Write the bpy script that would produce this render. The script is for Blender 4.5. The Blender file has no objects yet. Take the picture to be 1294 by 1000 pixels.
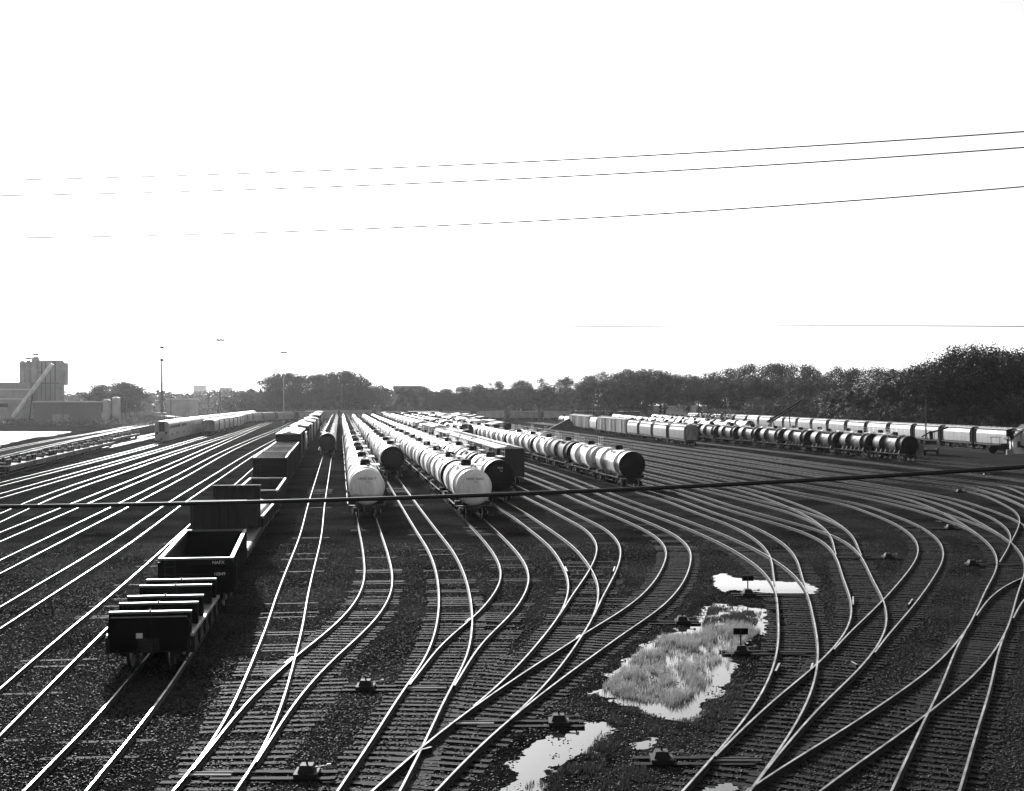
import bpy, math, random
import numpy as np
from mathutils import Vector, Matrix

random.seed(7)
rng = np.random.default_rng(7)
scene = bpy.context.scene
COL = scene.collection
R = math.radians

# ---------------------------------------------------------------- camera, sky, sun, exposure
H = 9.4            # camera height above the rail heads
RT = 0.18          # rail head height above the ground
F = 1600.0         # focal length in photo pixels (photo 1294 wide)
YH = 507.0         # horizon row
cam_d = bpy.data.cameras.new('camera')
cam = bpy.data.objects.new('camera', cam_d)
COL.objects.link(cam)
cam.location = (0, 0, H + RT)
cam.rotation_euler = (R(90), 0, 0)
cam_d.sensor_width = 36.0
cam_d.lens = 36.0 * F / 1294.0
cam_d.shift_y = (YH - 500.0) / 1294.0
cam_d.clip_start = 0.5
cam_d.clip_end = 9000
scene.camera = cam

SUN_AZ = 16.6      # degrees left of the view axis (+Y)
SUN_EL = 18.0
world = bpy.data.worlds.new("World")
scene.world = world
world.use_nodes = True
nt = world.node_tree
nt.nodes.clear()
wo = nt.nodes.new('ShaderNodeOutputWorld')
bg = nt.nodes.new('ShaderNodeBackground')
sky = nt.nodes.new('ShaderNodeTexSky')
bw = nt.nodes.new('ShaderNodeRGBToBW')
sky.sky_type = 'NISHITA'
sky.sun_disc = False
sky.sun_elevation = R(SUN_EL)
sky.sun_rotation = R(-SUN_AZ)
sky.altitude = 200
sky.air_density = 1.0
sky.dust_density = 1.6
sky.ozone_density = 1.0
nt.links.new(sky.outputs[0], bw.inputs[0])
nt.links.new(bw.outputs[0], bg.inputs[0])
nt.links.new(bg.outputs[0], wo.inputs[0])
bg.inputs[1].default_value = 0.15

sd = bpy.data.lights.new('sun', 'SUN')
sun = bpy.data.objects.new('sun', sd)
COL.objects.link(sun)
sd.energy = 4.5
sd.angle = R(0.6)
sd.color = (1, 1, 1)
sv = Vector((-math.sin(R(SUN_AZ)) * math.cos(R(SUN_EL)), math.cos(R(SUN_AZ)) * math.cos(R(SUN_EL)), math.sin(R(SUN_EL))))
sun.rotation_euler = sv.to_track_quat('Z', 'Y').to_euler()
sun.location = sv * 300

vs = scene.view_settings
vs.view_transform = 'Standard'
vs.look = 'None'
vs.exposure = 0.35
vs.gamma = 1.0
scene.cycles.max_bounces = 5
scene.cycles.diffuse_bounces = 2
scene.cycles.glossy_bounces = 3
scene.cycles.transparent_max_bounces = 4
scene.cycles.volume_bounces = 0
scene.cycles.use_denoising = True
scene.cycles.sample_clamp_indirect = 6


def gp(x, y, z=RT):
    """ground point under photo pixel x, y at height z above the ground"""
    k = (H + RT - z) / (y - YH)
    return Vector(((x - 647.0) * k, F * k, z))


# ---------------------------------------------------------------- materials
def mat(name, col, rough=0.7, metal=0.0, var=0.0, vscale=1.0, bump=0.0, bscale=10.0, stretch=None, spec=0.5):
    m = bpy.data.materials.new(name)
    m.use_nodes = True
    t = m.node_tree
    b = t.nodes['Principled BSDF']
    b.inputs['Base Color'].default_value = (col, col, col, 1)
    b.inputs['Roughness'].default_value = rough
    b.inputs['Metallic'].default_value = metal
    b.inputs['Specular IOR Level'].default_value = spec
    if var or bump:
        tc = t.nodes.new('ShaderNodeTexCoord')
        mp = t.nodes.new('ShaderNodeMapping')
        t.links.new(tc.outputs['Object'], mp.inputs[0])
        if stretch:
            mp.inputs['Scale'].default_value = stretch
    if var:
        n = t.nodes.new('ShaderNodeTexNoise')
        n.inputs['Scale'].default_value = vscale
        n.inputs['Detail'].default_value = 6
        n.inputs['Roughness'].default_value = 0.65
        t.links.new(mp.outputs[0], n.inputs['Vector'])
        cr = t.nodes.new('ShaderNodeValToRGB')
        cr.color_ramp.elements[0].position = 0.35
        cr.color_ramp.elements[1].position = 0.68
        a, c = col * (1 - var), min(1, col * (1 + var * 0.5))
        cr.color_ramp.elements[0].color = (a, a, a, 1)
        cr.color_ramp.elements[1].color = (c, c, c, 1)
        t.links.new(n.outputs[0], cr.inputs[0])
        t.links.new(cr.outputs[0], b.inputs['Base Color'])
    if bump:
        n2 = t.nodes.new('ShaderNodeTexNoise')
        n2.inputs['Scale'].default_value = bscale
        n2.inputs['Detail'].default_value = 4
        t.links.new(mp.outputs[0], n2.inputs['Vector'])
        bp = t.nodes.new('ShaderNodeBump')
        bp.inputs['Strength'].default_value = bump
        bp.inputs['Distance'].default_value = 0.05
        t.links.new(n2.outputs[0], bp.inputs['Height'])
        t.links.new(bp.outputs[0], b.inputs['Normal'])
    return m


M = {}
M['white'] = mat('white_paint', 0.8, 0.4, var=0.42, vscale=1.0, stretch=(.6, 1.3, .22))
M['silver'] = mat('silver_paint', 0.62, 0.33, 0.55, var=0.35, vscale=1.6, stretch=(1, 1, .5))
M['grey'] = mat('grey_paint', 0.24, 0.5, var=0.3, vscale=1.1, stretch=(1, 1, .35))
M['lgrey'] = mat('light_grey_paint', 0.42, 0.5, var=0.3, vscale=1.1, stretch=(1, 1, .3))
M['dark'] = mat('dark_paint', 0.016, 0.6, spec=0.2, var=0.5, vscale=1.3, stretch=(1, 1, .35))
M['drk2'] = mat('weathered_dark_paint', 0.045, 0.75, spec=0.25, var=0.5, vscale=1.3, stretch=(1, 1, .35))
M['black'] = mat('black_paint', 0.004, 0.65, spec=0.08, var=0.3, vscale=2)
M['under'] = mat('grimy_steel', 0.008, 0.7, spec=0.3, var=0.4, vscale=3)
M['steel'] = mat('bare_steel', 0.35, 0.4, 0.7, var=0.3, vscale=3)
M['top'] = mat('polished_rail_head', 0.40, 0.3, 1.0, var=0.85, vscale=1.3)
M['rim'] = mat('worn_rim', 0.10, 0.45, 0.2, var=0.4, vscale=3)
M['rust'] = mat('rail_side_rust', 0.016, 0.8, spec=0.2, var=0.4, vscale=6)
M['tie'] = mat('weathered_timber', 0.016, 0.75, spec=0.06, var=0.6, vscale=5, bump=0.3, bscale=14, stretch=(.3, 4, 1))
M['walk'] = mat('galvanised_walkway', 0.5, 0.45, 0.5)
M['roof'] = mat('car_roof', 0.3, 0.4, 0.2, var=0.3, vscale=2)
M['glass'] = mat('window_glass', 0.02, 0.1)
M['stainless'] = mat('stainless_side', 0.2, 0.5, 0.2, var=0.15, vscale=1)
M['markw'] = mat('white_marking', 0.45, 0.6)
M['markd'] = mat('dark_marking', 0.02, 0.6)
M['concrete'] = mat('concrete', 0.36, 0.85, var=0.25, vscale=0.3)
M['brick'] = mat('brick_wall', 0.13, 0.85, var=0.2, vscale=1.5)
M['metalroof'] = mat('metal_roof', 0.62, 0.4, 0.2)
M['lumber'] = mat('wrapped_load', 0.75, 0.5, var=0.15, vscale=2)
M['bark'] = mat('bark', 0.045, 0.9, var=0.3, vscale=3)
M['wood'] = mat('timber_post', 0.09, 0.8, var=0.4, vscale=3)
M['cable'] = mat('cable_sheath', 0.008, 0.6)
M['wire'] = mat('bare_wire', 0.01, 0.5)
M['asphalt'] = mat('asphalt', 0.045, 0.9, spec=0.0, var=0.2, vscale=0.15, bump=0.1, bscale=20)
M['road'] = mat('pale_road', 0.07, 0.9, spec=0.0, var=0.35, vscale=0.08)
M['lot'] = mat('bleached_lot', 0.5, 0.8, var=0.25, vscale=0.1)
M['stone'] = mat('ballast_stone', 0.027, 0.6, spec=0.2, var=0.6, vscale=3.0)


def foliage_mat(name, col):
    m = mat(name, col, 0.55, var=0.5, vscale=0.6)
    t = m.node_tree
    b = t.nodes['Principled BSDF']
    tr = t.nodes.new('ShaderNodeBsdfTranslucent')
    tr.inputs[0].default_value = (col * 1.3,) * 3 + (1,)
    mx = t.nodes.new('ShaderNodeMixShader')
    mx.inputs[0].default_value = 0.3
    t.links.new(b.outputs[0], mx.inputs[1])
    t.links.new(tr.outputs[0], mx.inputs[2])
    t.links.new(mx.outputs[0], t.nodes['Material Output'].inputs[0])
    return m


M['leaf'] = foliage_mat('leaves', 0.010)
M['leaf2'] = foliage_mat('pale_leaves', 0.024)
M['reed'] = foliage_mat('reed_blades', 0.36)
M['weed'] = foliage_mat('weeds', 0.05)


def ground_mat(name='cinder_ground', k=1.0):
    m = bpy.data.materials.new(name)
    m.use_nodes = True
    t = m.node_tree
    N, L = t.nodes, t.links
    b = N['Principled BSDF']
    g = N.new('ShaderNodeNewGeometry')
    n1 = N.new('ShaderNodeTexNoise'); n1.inputs['Scale'].default_value = 0.16; n1.inputs['Detail'].default_value = 8
    n2 = N.new('ShaderNodeTexNoise'); n2.inputs['Scale'].default_value = 5.0; n2.inputs['Detail'].default_value = 6
    v = N.new('ShaderNodeTexVoronoi'); v.inputs['Scale'].default_value = 13.0
    for n in (n1, n2, v):
        L.new(g.outputs['Position'], n.inputs['Vector'])
    mx = N.new('ShaderNodeMix'); mx.data_type = 'FLOAT'; mx.inputs[0].default_value = 0.45
    L.new(n1.outputs[0], mx.inputs[2]); L.new(n2.outputs[0], mx.inputs[3])
    cr = N.new('ShaderNodeValToRGB')
    e = cr.color_ramp.elements
    e[0].position = 0.36; e[0].color = (0.005 * k,) * 3 + (1,)
    e[1].position = 0.66; e[1].color = (0.044 * k,) * 3 + (1,)
    L.new(mx.outputs[0], cr.inputs[0])
    # single stones: each voronoi cell its own tone
    sep = N.new('ShaderNodeSeparateColor'); L.new(v.outputs['Color'], sep.inputs[0])
    mr = N.new('ShaderNodeMapRange'); mr.inputs[3].default_value = 0.5; mr.inputs[4].default_value = 1.6
    L.new(sep.outputs[0], mr.inputs[0])
    mul = N.new('ShaderNodeMix'); mul.data_type = 'RGBA'; mul.blend_type = 'MULTIPLY'; mul.inputs[0].default_value = 1
    L.new(cr.outputs[0], mul.inputs[6]); L.new(mr.outputs[0], mul.inputs[7])
    L.new(mul.outputs[2], b.inputs['Base Color'])
    b.inputs['Roughness'].default_value = 0.75
    b.inputs['Specular IOR Level'].default_value = 0.0
    bp = N.new('ShaderNodeBump'); bp.inputs['Strength'].default_value = 0.9; bp.inputs['Distance'].default_value = 0.06
    bp.invert = True
    L.new(v.outputs['Distance'], bp.inputs['Height'])
    L.new(bp.outputs[0], b.inputs['Normal'])
    return m


M['ground'] = ground_mat()
M['mud'] = ground_mat('wet_mud', 0.75)


def water_mat():
    m = bpy.data.materials.new('still_water')
    m.use_nodes = True
    t = m.node_tree
    b = t.nodes['Principled BSDF']
    b.inputs['Base Color'].default_value = (0.03, 0.03, 0.03, 1)
    b.inputs['Roughness'].default_value = 0.04
    b.inputs['IOR'].default_value = 1.33
    b.inputs['Specular IOR Level'].default_value = 1.0
    n = t.nodes.new('ShaderNodeTexNoise'); n.inputs['Scale'].default_value = 2.5
    bp = t.nodes.new('ShaderNodeBump'); bp.inputs['Strength'].default_value = 0.06; bp.inputs['Distance'].default_value = 0.02
    t.links.new(n.outputs[0], bp.inputs['Height'])
    t.links.new(bp.outputs[0], b.inputs['Normal'])
    return m


M['water'] = water_mat()


# ---------------------------------------------------------------- mesh builder
class MB:
    def __init__(s):
        s.v = []; s.f = []; s.m = []; s.s = []

    def add(s, vs_, fs, m=0, smooth=False):
        o = len(s.v)
        s.v.extend([tuple(p) for p in vs_])
        for f in fs:
            s.f.append([i + o for i in f]); s.m.append(m); s.s.append(smooth)

    def box(s, x0, x1, y0, y1, z0, z1, m=0):
        s.add([(x0, y0, z0), (x1, y0, z0), (x1, y1, z0), (x0, y1, z0), (x0, y0, z1), (x1, y0, z1), (x1, y1, z1), (x0, y1, z1)],
              [(0, 3, 2, 1), (4, 5, 6, 7), (0, 1, 5, 4), (1, 2, 6, 5), (2, 3, 7, 6), (3, 0, 4, 7)], m)

    def cb(s, cx, cy, cz, sx, sy, sz, m=0):
        s.box(cx - sx / 2, cx + sx / 2, cy - sy / 2, cy + sy / 2, cz - sz / 2, cz + sz / 2, m)

    def cyl(s, p0, p1, r0, n=12, m=0, r1=None, smooth=True, caps=True):
        p0, p1 = Vector(p0), Vector(p1)
        r1 = r0 if r1 is None else r1
        d = (p1 - p0).normalized()
        a = d.orthogonal().normalized(); b = d.cross(a)
        vs_ = []
        for p, r in ((p0, r0), (p1, r1)):
            for k in range(n):
                t = 2 * math.pi * k / n
                vs_.append(p + (a * math.cos(t) + b * math.sin(t)) * r)
        s.add(vs_, [(k, (k + 1) % n, n + (k + 1) % n, n + k) for k in range(n)], m, smooth)
        if caps:
            s.add(vs_[:n], [tuple(range(n - 1, -1, -1))], m)
            s.add(vs_[n:], [tuple(range(n))], m)

    def bar(s, p0, p1, w, m=0):
        s.cyl(p0, p1, w, 4, m, smooth=False)

    def prism(s, prof, y0, y1, m=0, smooth=False, capm=None):
        """profile (x, z) loop extruded along y"""
        n = len(prof)
        a = [(x, y0, z) for x, z in prof]; b = [(x, y1, z) for x, z in prof]
        mm = m if isinstance(m, (list, tuple)) else [m] * n
        for k in range(n):
            s.add([a[k], a[(k + 1) % n], b[(k + 1) % n], b[k]], [(0, 1, 2, 3)], mm[k], smooth)
        cm = capm if capm is not None else mm[0]
        s.add(a, [tuple(range(n))], cm)
        s.add(b, [tuple(range(n - 1, -1, -1))], cm)

    def lathe_y(s, prof, n=32, cz=0, mats=None, cx=0):
        """profile [(y, r)] round the y axis through z = cz"""
        rings = []
        for y, r in prof:
            rings.append([(cx + r * math.sin(2 * math.pi * k / n), y, cz + r * math.cos(2 * math.pi * k / n)) for k in range(n)])
        o = len(s.v)
        for rg in rings:
            s.v.extend(rg)
        for i in range(len(prof) - 1):
            for k in range(n):
                a = o + i * n + k; b = o + i * n + (k + 1) % n
                s.f.append([a, b, b + n, a + n]); s.m.append(mats[i] if mats else 0); s.s.append(True)

    def build(s, name, mats, parent=None):
        me = bpy.data.meshes.new(name)
        me.from_pydata(s.v, [], s.f)
        for m in (mats if isinstance(mats, (list, tuple)) else [mats]):
            me.materials.append(m)
        me.polygons.foreach_set('material_index', s.m)
        me.polygons.foreach_set('use_smooth', s.s)
        me.update()
        o = bpy.data.objects.new(name, me)
        COL.objects.link(o)
        if parent:
            o.parent = parent
        return o


def tag(o, label=None, cat=None, group=None, kind=None):
    if label: o['label'] = label
    if cat: o['category'] = cat
    if group: o['group'] = group
    if kind: o['kind'] = kind
    return o


def empty(name, loc=(0, 0, 0), rz=0):
    o = bpy.data.objects.new(name, None)
    o.empty_display_size = 0.5
    COL.objects.link(o)
    o.location = loc
    o.rotation_euler = (0, 0, rz)
    return o


def copy_tree(o, parent=None):
    c = o.copy()
    COL.objects.link(c)
    c.parent = parent
    for ch in list(o.children):
        copy_tree(ch, c)
    return c


def ordn(n):
    if n == 1: return 'first'
    return str(n) + ('th' if 10 <= n % 100 <= 20 else {1: 'st', 2: 'nd', 3: 'rd'}.get(n % 10, 'th'))


# ---------------------------------------------------------------- ground sheets
def sheet(name, pts, z, m, kind='structure', jag=0.0, sub=0.0):
    P = [Vector((p[0], p[1], 0)) for p in pts]
    if jag:
        Q = []
        for i in range(len(P)):
            a, b = P[i], P[(i + 1) % len(P)]
            n = max(1, int((b - a).length / sub))
            d = (b - a).normalized(); nn = Vector((-d.y, d.x, 0))
            for k in range(n):
                Q.append(a + (b - a) * (k / n) + nn * random.gauss(0, jag) * (1 if k else .3))
        P = Q
    mb = MB()
    mb.add([(p.x, p.y, z) for p in P], [tuple(range(len(P)))], 0)
    o = mb.build(name, m)
    tag(o, kind=kind)
    return o


def ground():
    mb = MB()
    ys = [-60, 0, 20, 40, 80, 160, 320, 640, 1000, 1500, 2400]
    xs = [-2200, -1000, -400, -200, -100, -50, 0, 50, 100, 200, 400, 1000, 2200]
    vs_ = [(x, y, 0) for y in ys for x in xs]
    n = len(xs)
    fs = [(j * n + i, j * n + i + 1, (j + 1) * n + i + 1, (j + 1) * n + i) for j in range(len(ys) - 1) for i in range(n - 1)]
    mb.add(vs_, fs)
    tag(mb.build('ground', M['ground']), kind='structure')


ground()


def pxpoly(l, z=0.0):
    return [gp(x, y, z)[:2] for x, y in l]


sheet('pale_road', pxpoly([(-60, 583), (0, 569), (60, 557), (125, 546), (190, 534.5), (260, 526.5), (330, 521.5), (330, 523), (260, 529), (190, 538), (125, 551.5), (60, 565), (0, 579), (-60, 594)]), 0.012, M['road'])
sheet('bleached_lot', pxpoly([(-60, 545), (90, 545.5), (72, 550), (30, 556), (0, 563), (-60, 574)]), 0.008, M['lot'], jag=.8, sub=6)
sheet('asphalt_yard', pxpoly([(1160, 577), (1240, 589), (1330, 603), (1500, 625), (1700, 600), (1500, 575), (1300, 560), (1180, 559)]), 0.008, M['asphalt'])
sheet('service_road', pxpoly([(1185, 567), (1230, 571.5), (1300, 577.5), (1500, 595), (1500, 591), (1300, 574.5), (1230, 568.8), (1185, 565)]), 0.014, M['road'])

# ---------------------------------------------------------------- tracks
GA = 1.5


class Path:
    def __init__(s, pts):
        pts = sorted([(float(p[1]), float(p[0])) for p in pts])
        ys = np.array([p[0] for p in pts]); xs = np.array([p[1] for p in pts])
        keep = [0]
        for i in range(1, len(ys)):
            if ys[i] - ys[keep[-1]] > 0.25:
                keep.append(i)
        ys, xs = ys[keep], xs[keep]
        g = np.arange(ys[0], ys[-1] + 0.5, 0.5)
        # monotone-ish hermite
        d = np.gradient(xs, ys)
        X = np.empty_like(g)
        idx = np.clip(np.searchsorted(ys, g, side='right') - 1, 0, len(ys) - 2)
        h = ys[idx + 1] - ys[idx]; t = (g - ys[idx]) / h
        X = ((2 * t**3 - 3 * t**2 + 1) * xs[idx] + (t**3 - 2 * t**2 + t) * h * d[idx] + (-2 * t**3 + 3 * t**2) * xs[idx + 1] + (t**3 - t**2) * h * d[idx + 1])
        sg = 5; k = np.exp(-0.5 * (np.arange(-15, 16) / sg) ** 2); k /= k.sum()
        e0 = X[0] + (X[1] - X[0]) * np.arange(-15, 0); e1 = X[-1] + (X[-1] - X[-2]) * np.arange(1, 16)
        Xs = np.convolve(np.concatenate([e0, X, e1]), k, mode='valid')
        s.g, s.X = g, Xs

    def at(s, y):
        g, X = s.g, s.X
        if y < g[0]: return X[0] + (X[8] - X[0]) / (g[8] - g[0]) * (y - g[0])
        if y > g[-1]: return X[-1] + (X[-1] - X[-9]) / (g[-1] - g[-9]) * (y - g[-1])
        return float(np.interp(y, g, X))

    def pt(s, y, off=0.0):
        sl = (s.at(y + .5) - s.at(y - .5))
        n = math.sqrt(1 + sl * sl)
        return (s.at(y) + off / n, y - off * sl / n), math.atan2(-sl, 1)


def poly_from_px(px, extra=()):
    return [(gp(x, y).x, gp(x, y).y) for x, y in px] + list(extra)


def steps(y0, y1):
    y = y0; out = []
    while y < y1:
        out.append(y)
        y += 1.0 if y < 75 else (2.0 if y < 140 else (6.0 if y < 260 else 25.0))
    out.append(y1)
    return out


RAILP = [(-.07, 0), (.07, 0), (.07, .022), (.012, .045), (.012, .115), (.035, .125), (.035, .158), (.024, .166), (-.024, .166), (-.035, .158), (-.035, .125), (-.012, .115), (-.012, .045), (-.07, .022)]
TRACKS = {}
tcount = [0]


def rail(path, off, y0, y1, zo, parent):
    mb = MB()
    n = len(RAILP)
    base = RT - 0.166 + zo
    ring = []
    for y in steps(y0, y1):
        (x, yy), a = path.pt(y, off)
        c, s_ = math.cos(a), math.sin(a)
        ring.append([(x + px * c, yy + px * s_, base + pz) for px, pz in RAILP])
    for rg in ring:
        mb.v.extend(rg)
    for i in range(len(ring) - 1):
        for k in range(n):
            a = i * n + k; b = i * n + (k + 1) % n
            mb.f.append([a, b, b + n, a + n]); mb.m.append(1 if 6 <= k <= 7 else 0); mb.s.append(False)
    mb.f.append(list(range(n))[::-1]); mb.m.append(0); mb.s.append(False)
    return mb.build('rail', [M['rust'], M['top']], parent)


def sleepers(path, y0, y1, zo, parent, long=(), tz=60):
    mb = MB()
    y = y0; r = random.Random(int(y0 * 10 + y1))
    z1 = 0.038 + zo
    while y < y1:
        (x, yy), a = path.pt(y, GA / 2)
        hw = 1.3 + r.uniform(-.05, .08); sh = r.uniform(-.06, .06)
        for (l0, l1, wl, wr) in long:
            if l0 <= y <= l1:
                k = (y - l0) / max(.1, l1 - l0)
                sh += (wr - wl) * k / 2; hw += (wl + wr) * k / 2
        a += r.uniform(-.015, .015)
        c, s_ = math.cos(a), math.sin(a)
        w = .115
        q = []
        for zz in (-.1, z1 + r.uniform(-.022, .008) - (0 if y < tz + 9 * math.sin(y * 1.7) + r.gauss(0, 5) else .06 - r.choice([0, 0, 0, .02]))):
            for dx, dy in ((-hw, -w), (hw, -w), (hw, w), (-hw, w)):
                dx += sh
                q.append((x + dx * c - dy * s_, yy + dx * s_ + dy * c, zz))
        mb.add(q, [(4, 5, 6, 7), (0, 1, 5, 4), (1, 2, 6, 5), (2, 3, 7, 6), (3, 0, 4, 7)])
        y += 0.54 * math.cos(a) + r.uniform(-.02, .02)
    return mb.build('sleepers', M['tie'], parent)


def track(key, px=(), extra=(), y0=None, y0r=None, y1=560, tie=150, long=(), tie0=None, pts=None, tz=60):
    p = Path(pts if pts is not None else poly_from_px(px, extra))
    TRACKS[key] = p
    y0 = 22 if y0 is None else y0
    y0r = y0 if y0r is None else y0r
    zo = 0.0025 * (tcount[0] % 6); tcount[0] += 1
    e = empty('rail_track')
    tag(e, kind='structure')
    for o in (rail(p, 0, y0, y1, zo, e), rail(p, GA, y0r, y1, zo, e)):
        pass
    if tie:
        sleepers(p, (tie0 if tie0 else min(y0, y0r)), min(tie, y1), zo, e, long, tz)
    return p


def far(x150, to=560, sl=-.136):
    return [(x150, 150), (x150 + sl * 60, 210), (x150 + sl * (to - 150) / 2, 150 + (to - 150) / 2), (x150 + sl * (to - 150), to)]


track('T1', [(219, 1000), (240, 977), (280, 918), (304, 870), (324, 822), (333, 801), (347, 759), (379, 676), (388, 642)], far(-23.3), tz=50, long=[(32, 44, .2, 1.6)])
track('T2', [(219, 1000), (246, 972), (282, 922), (324, 874), (372, 830), (410, 801), (436, 777), (454, 752), (461, 726), (460, 706), (452.4, 660)], far(-19.0), y0=32.3, y0r=33, tie0=44, tz=64)
track('T3', [(426, 1000), (472, 932), (506, 876), (520, 858), (538, 832), (546, 812), (553, 784), (555, 752), (553, 730), (544, 700), (526, 670), (508, 640)], far(-14.8), long=[(42, 53, .1, 1.5)])
track('T4', [(472, 932), (506, 877), (519, 866), (536, 840), (550, 822), (580, 794), (597, 782), (612, 766), (626, 748), (633, 732), (633, 718), (626, 702), (612, 683), (592, 661)], far(-10.4), y0=42, tie0=54)
track('T7', [(470, 1000), (528, 947), (544, 934), (600, 892), (650, 858), (686, 834), (708, 821), (738, 800), (770, 782), (800, 762), (826, 736), (840, 710), (843, 698), (838, 686), (822, 673), (800, 662), (770, 649), (736, 635), (710, 623)], far(2.3), tz=84, long=[(38, 47, 1.3, .2)])
track('T5', [(544, 934), (596, 896), (632, 864), (660, 836), (690, 800), (706, 780), (712, 768), (718, 750), (719, 736), (712, 716), (700, 696), (686, 682), (668, 668), (650, 654), (630, 641)], far(-6.4), y0=39, y0r=38, tie0=48, long=[(54, 62, .3, 1.4)])
track('T6', [(690, 800), (706, 780), (716, 762), (730, 742), (746, 718), (753, 702), (755, 690), (750, 679), (738, 667), (716, 655), (690, 641), (660, 626)], far(-2.2), y0=55.5, tie0=63)
track('T8', [(862, 1000), (900, 958), (928, 926), (948, 900), (966, 872), (978, 842), (984, 814), (984, 792), (983, 770), (981, 748), (976, 736), (966, 723), (948, 708), (924, 693), (896, 679), (866, 666), (832, 653), (800, 641), (749, 621)], far(6.5), tz=86, long=[(33, 43, .2, 1.5), (62, 74, .2, 1.3)])
track('T9', [(984, 800), (983, 770), (981, 748), (977, 724), (976, 710), (970, 696), (960, 685), (944, 674), (920, 662), (884, 649), (840, 632), (810, 623)], far(10.5), y0=62.5, tie0=75)
track('T10', [(862, 1000), (900, 958), (912, 946), (940, 920), (970, 890), (1000, 866), (1030, 843), (1050, 823), (1073, 792), (1077, 774), (1076, 760), (1066, 732), (1056, 702), (1050, 693), (1040, 684), (1010, 670), (970, 658), (924, 645), (854, 622)], far(14.3), y0=33.5, y0r=30, tie0=44, tz=80, long=[(50, 60, .2, 1.4)])
track('T11', [(1076, 760), (1066, 732), (1056, 700), (1048, 674), (1040, 666), (1020, 652), (990, 638), (930, 618)], far(22.0), y0=77.5, tie0=82)
track('T12', [(1056, 700), (1048, 674), (1042, 667), (1020, 656), (1000, 648), (948, 634)], far(18.0), y0=93, tie0=100)
track('T13', [(1054, 820), (1072, 800), (1094, 780), (1116, 758), (1144, 726), (1158, 706), (1161, 694), (1158, 683), (1144, 669), (1120, 656), (1094, 646), (1064, 636), (1044, 632), (1000, 624), (956, 614)], far(25.8), y0=48, tie0=60, tz=90)
track('T14', [(880, 1044), (940, 1000), (960, 984), (1008, 956), (1044, 936), (1076, 916), (1114, 890), (1152, 864), (1178, 846), (1200, 822), (1222, 796), (1232, 776), (1244, 748), (1260, 716), (1260, 704), (1252, 689), (1236, 675), (1212, 659), (1184, 644), (1130, 626)], far(34.7), y0=30.4, y0r=22, tz=88, long=[(74, 90, .2, 1.2)])
track('T15', [(1260, 704), (1252, 689), (1236, 675), (1218, 665), (1194, 656), (1164, 646), (1134, 638), (1104, 631)], far(30.1), y0=89.5, tie0=97)
track('T16', [(1244, 748), (1262, 712), (1277, 684), (1277, 674), (1270, 665), (1254, 654), (1224, 642), (1194, 632)], far(38.9), y0=74)
track('T17', [(1244, 748), (1262, 712), (1277, 686), (1288, 662), (1289, 656), (1282, 645), (1262, 634), (1230, 622)], far(43.1), y0=84)
track('T18', [(1330, 665), (1294, 640), (1260, 626), (1224, 615)], far(48.0), y0=96)
track('T19', [(1360, 650), (1294, 624), (1256, 612)], [(53, 150), (37.5, 264), (29, 350), (21.1, 442), (12, 560)], y0=105)
track('T20', [(1400, 640), (1340, 620), (1294, 608)], [(59.5, 155), (55, 190), (41.5, 290), (30, 380), (8, 560)], y0=110)
track('T21', [(1126, 1000), (1156, 936), (1172, 900), (1182, 884), (1194, 856), (1208, 818), (1222, 794)], y1=51.5)
track('T22', [(1222, 794), (1234, 780), (1242, 764), (1258, 748), (1278, 735), (1300, 726), (1340, 715)], y0=55.5, y1=76)
track('R8', pts=[(96 - .173 * y, y) for y in (110, 130, 150, 180, 240, 300)] + [(30, 390), (6, 560)], y0=112, tie=0)
track('R8b', pts=[(100.6 - .173 * y, y) for y in (150, 180, 240, 300)] + [(34.5, 390), (11, 560)], y0=160, tie=0)
track('R9', pts=[(99, 120), (96, 180), (92.3, 236), (88, 340), (83, 456), (70, 560)], y0=120, tie=0)
track('A', [(29, 1000), (133, 893), (163, 857)], [(-14.45, 54.5), (-16.75, 69), (-18.45, 81.3), (-21.5, 106), (-24.7, 126), (-28.1, 150), (-36.5, 210), (-56.8, 355), (-85.5, 560)], tz=0)
track('B', [(0, 870), (80, 801), (120, 768.5), (240.3, 662.6), (314, 597)], [(-61.8, 355), (-90.5, 560)], tz=0)
track('C', [(0, 767), (120, 696), (207, 639), (270, 600), (302.6, 580), (359, 549)], [(-93.8, 560)], tie=0)
track('D', [(0, 708), (144, 639), (224, 600), (262, 580), (360.5, 537.4)], [(-98, 560)], tie=0)
track('E', [(0, 673), (84, 639), (182, 600), (262, 566), (331.5, 537)], [(-107, 556)], tie=0)
track('F', [(0, 649), (23, 639), (170, 587.6), (318, 540)], [(-109, 560)], tie=0)
PG = [(-82.9, 342), (-97.7, 446), (-108.7, 510), (-112.5, 545), (-106, 580), (-96, 600)]
track('G', [(0, 624), (170, 576.5)], PG, y1=600, tie=0)
track('H', [(0, 610), (170, 568), (199, 560)], [(-119.8, 576)], y1=600, tie=0)
track('I', [(0, 598)], [(-82.8, 257), (-127, 560)], tie=0)
track('J', [(0, 588)], [(-75, 190), (-92.5, 295), (-133, 560)], tie=0)


track('K', [(0, 577), (60, 563), (125, 549.5), (190, 536.8), (260, 527.5)], y1=560, tie=0, y0=180)
track('L', [(0, 568), (60, 556.5), (125, 545.6), (190, 534.2), (260, 526)], y1=600, tie=0, y0=200)


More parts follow.
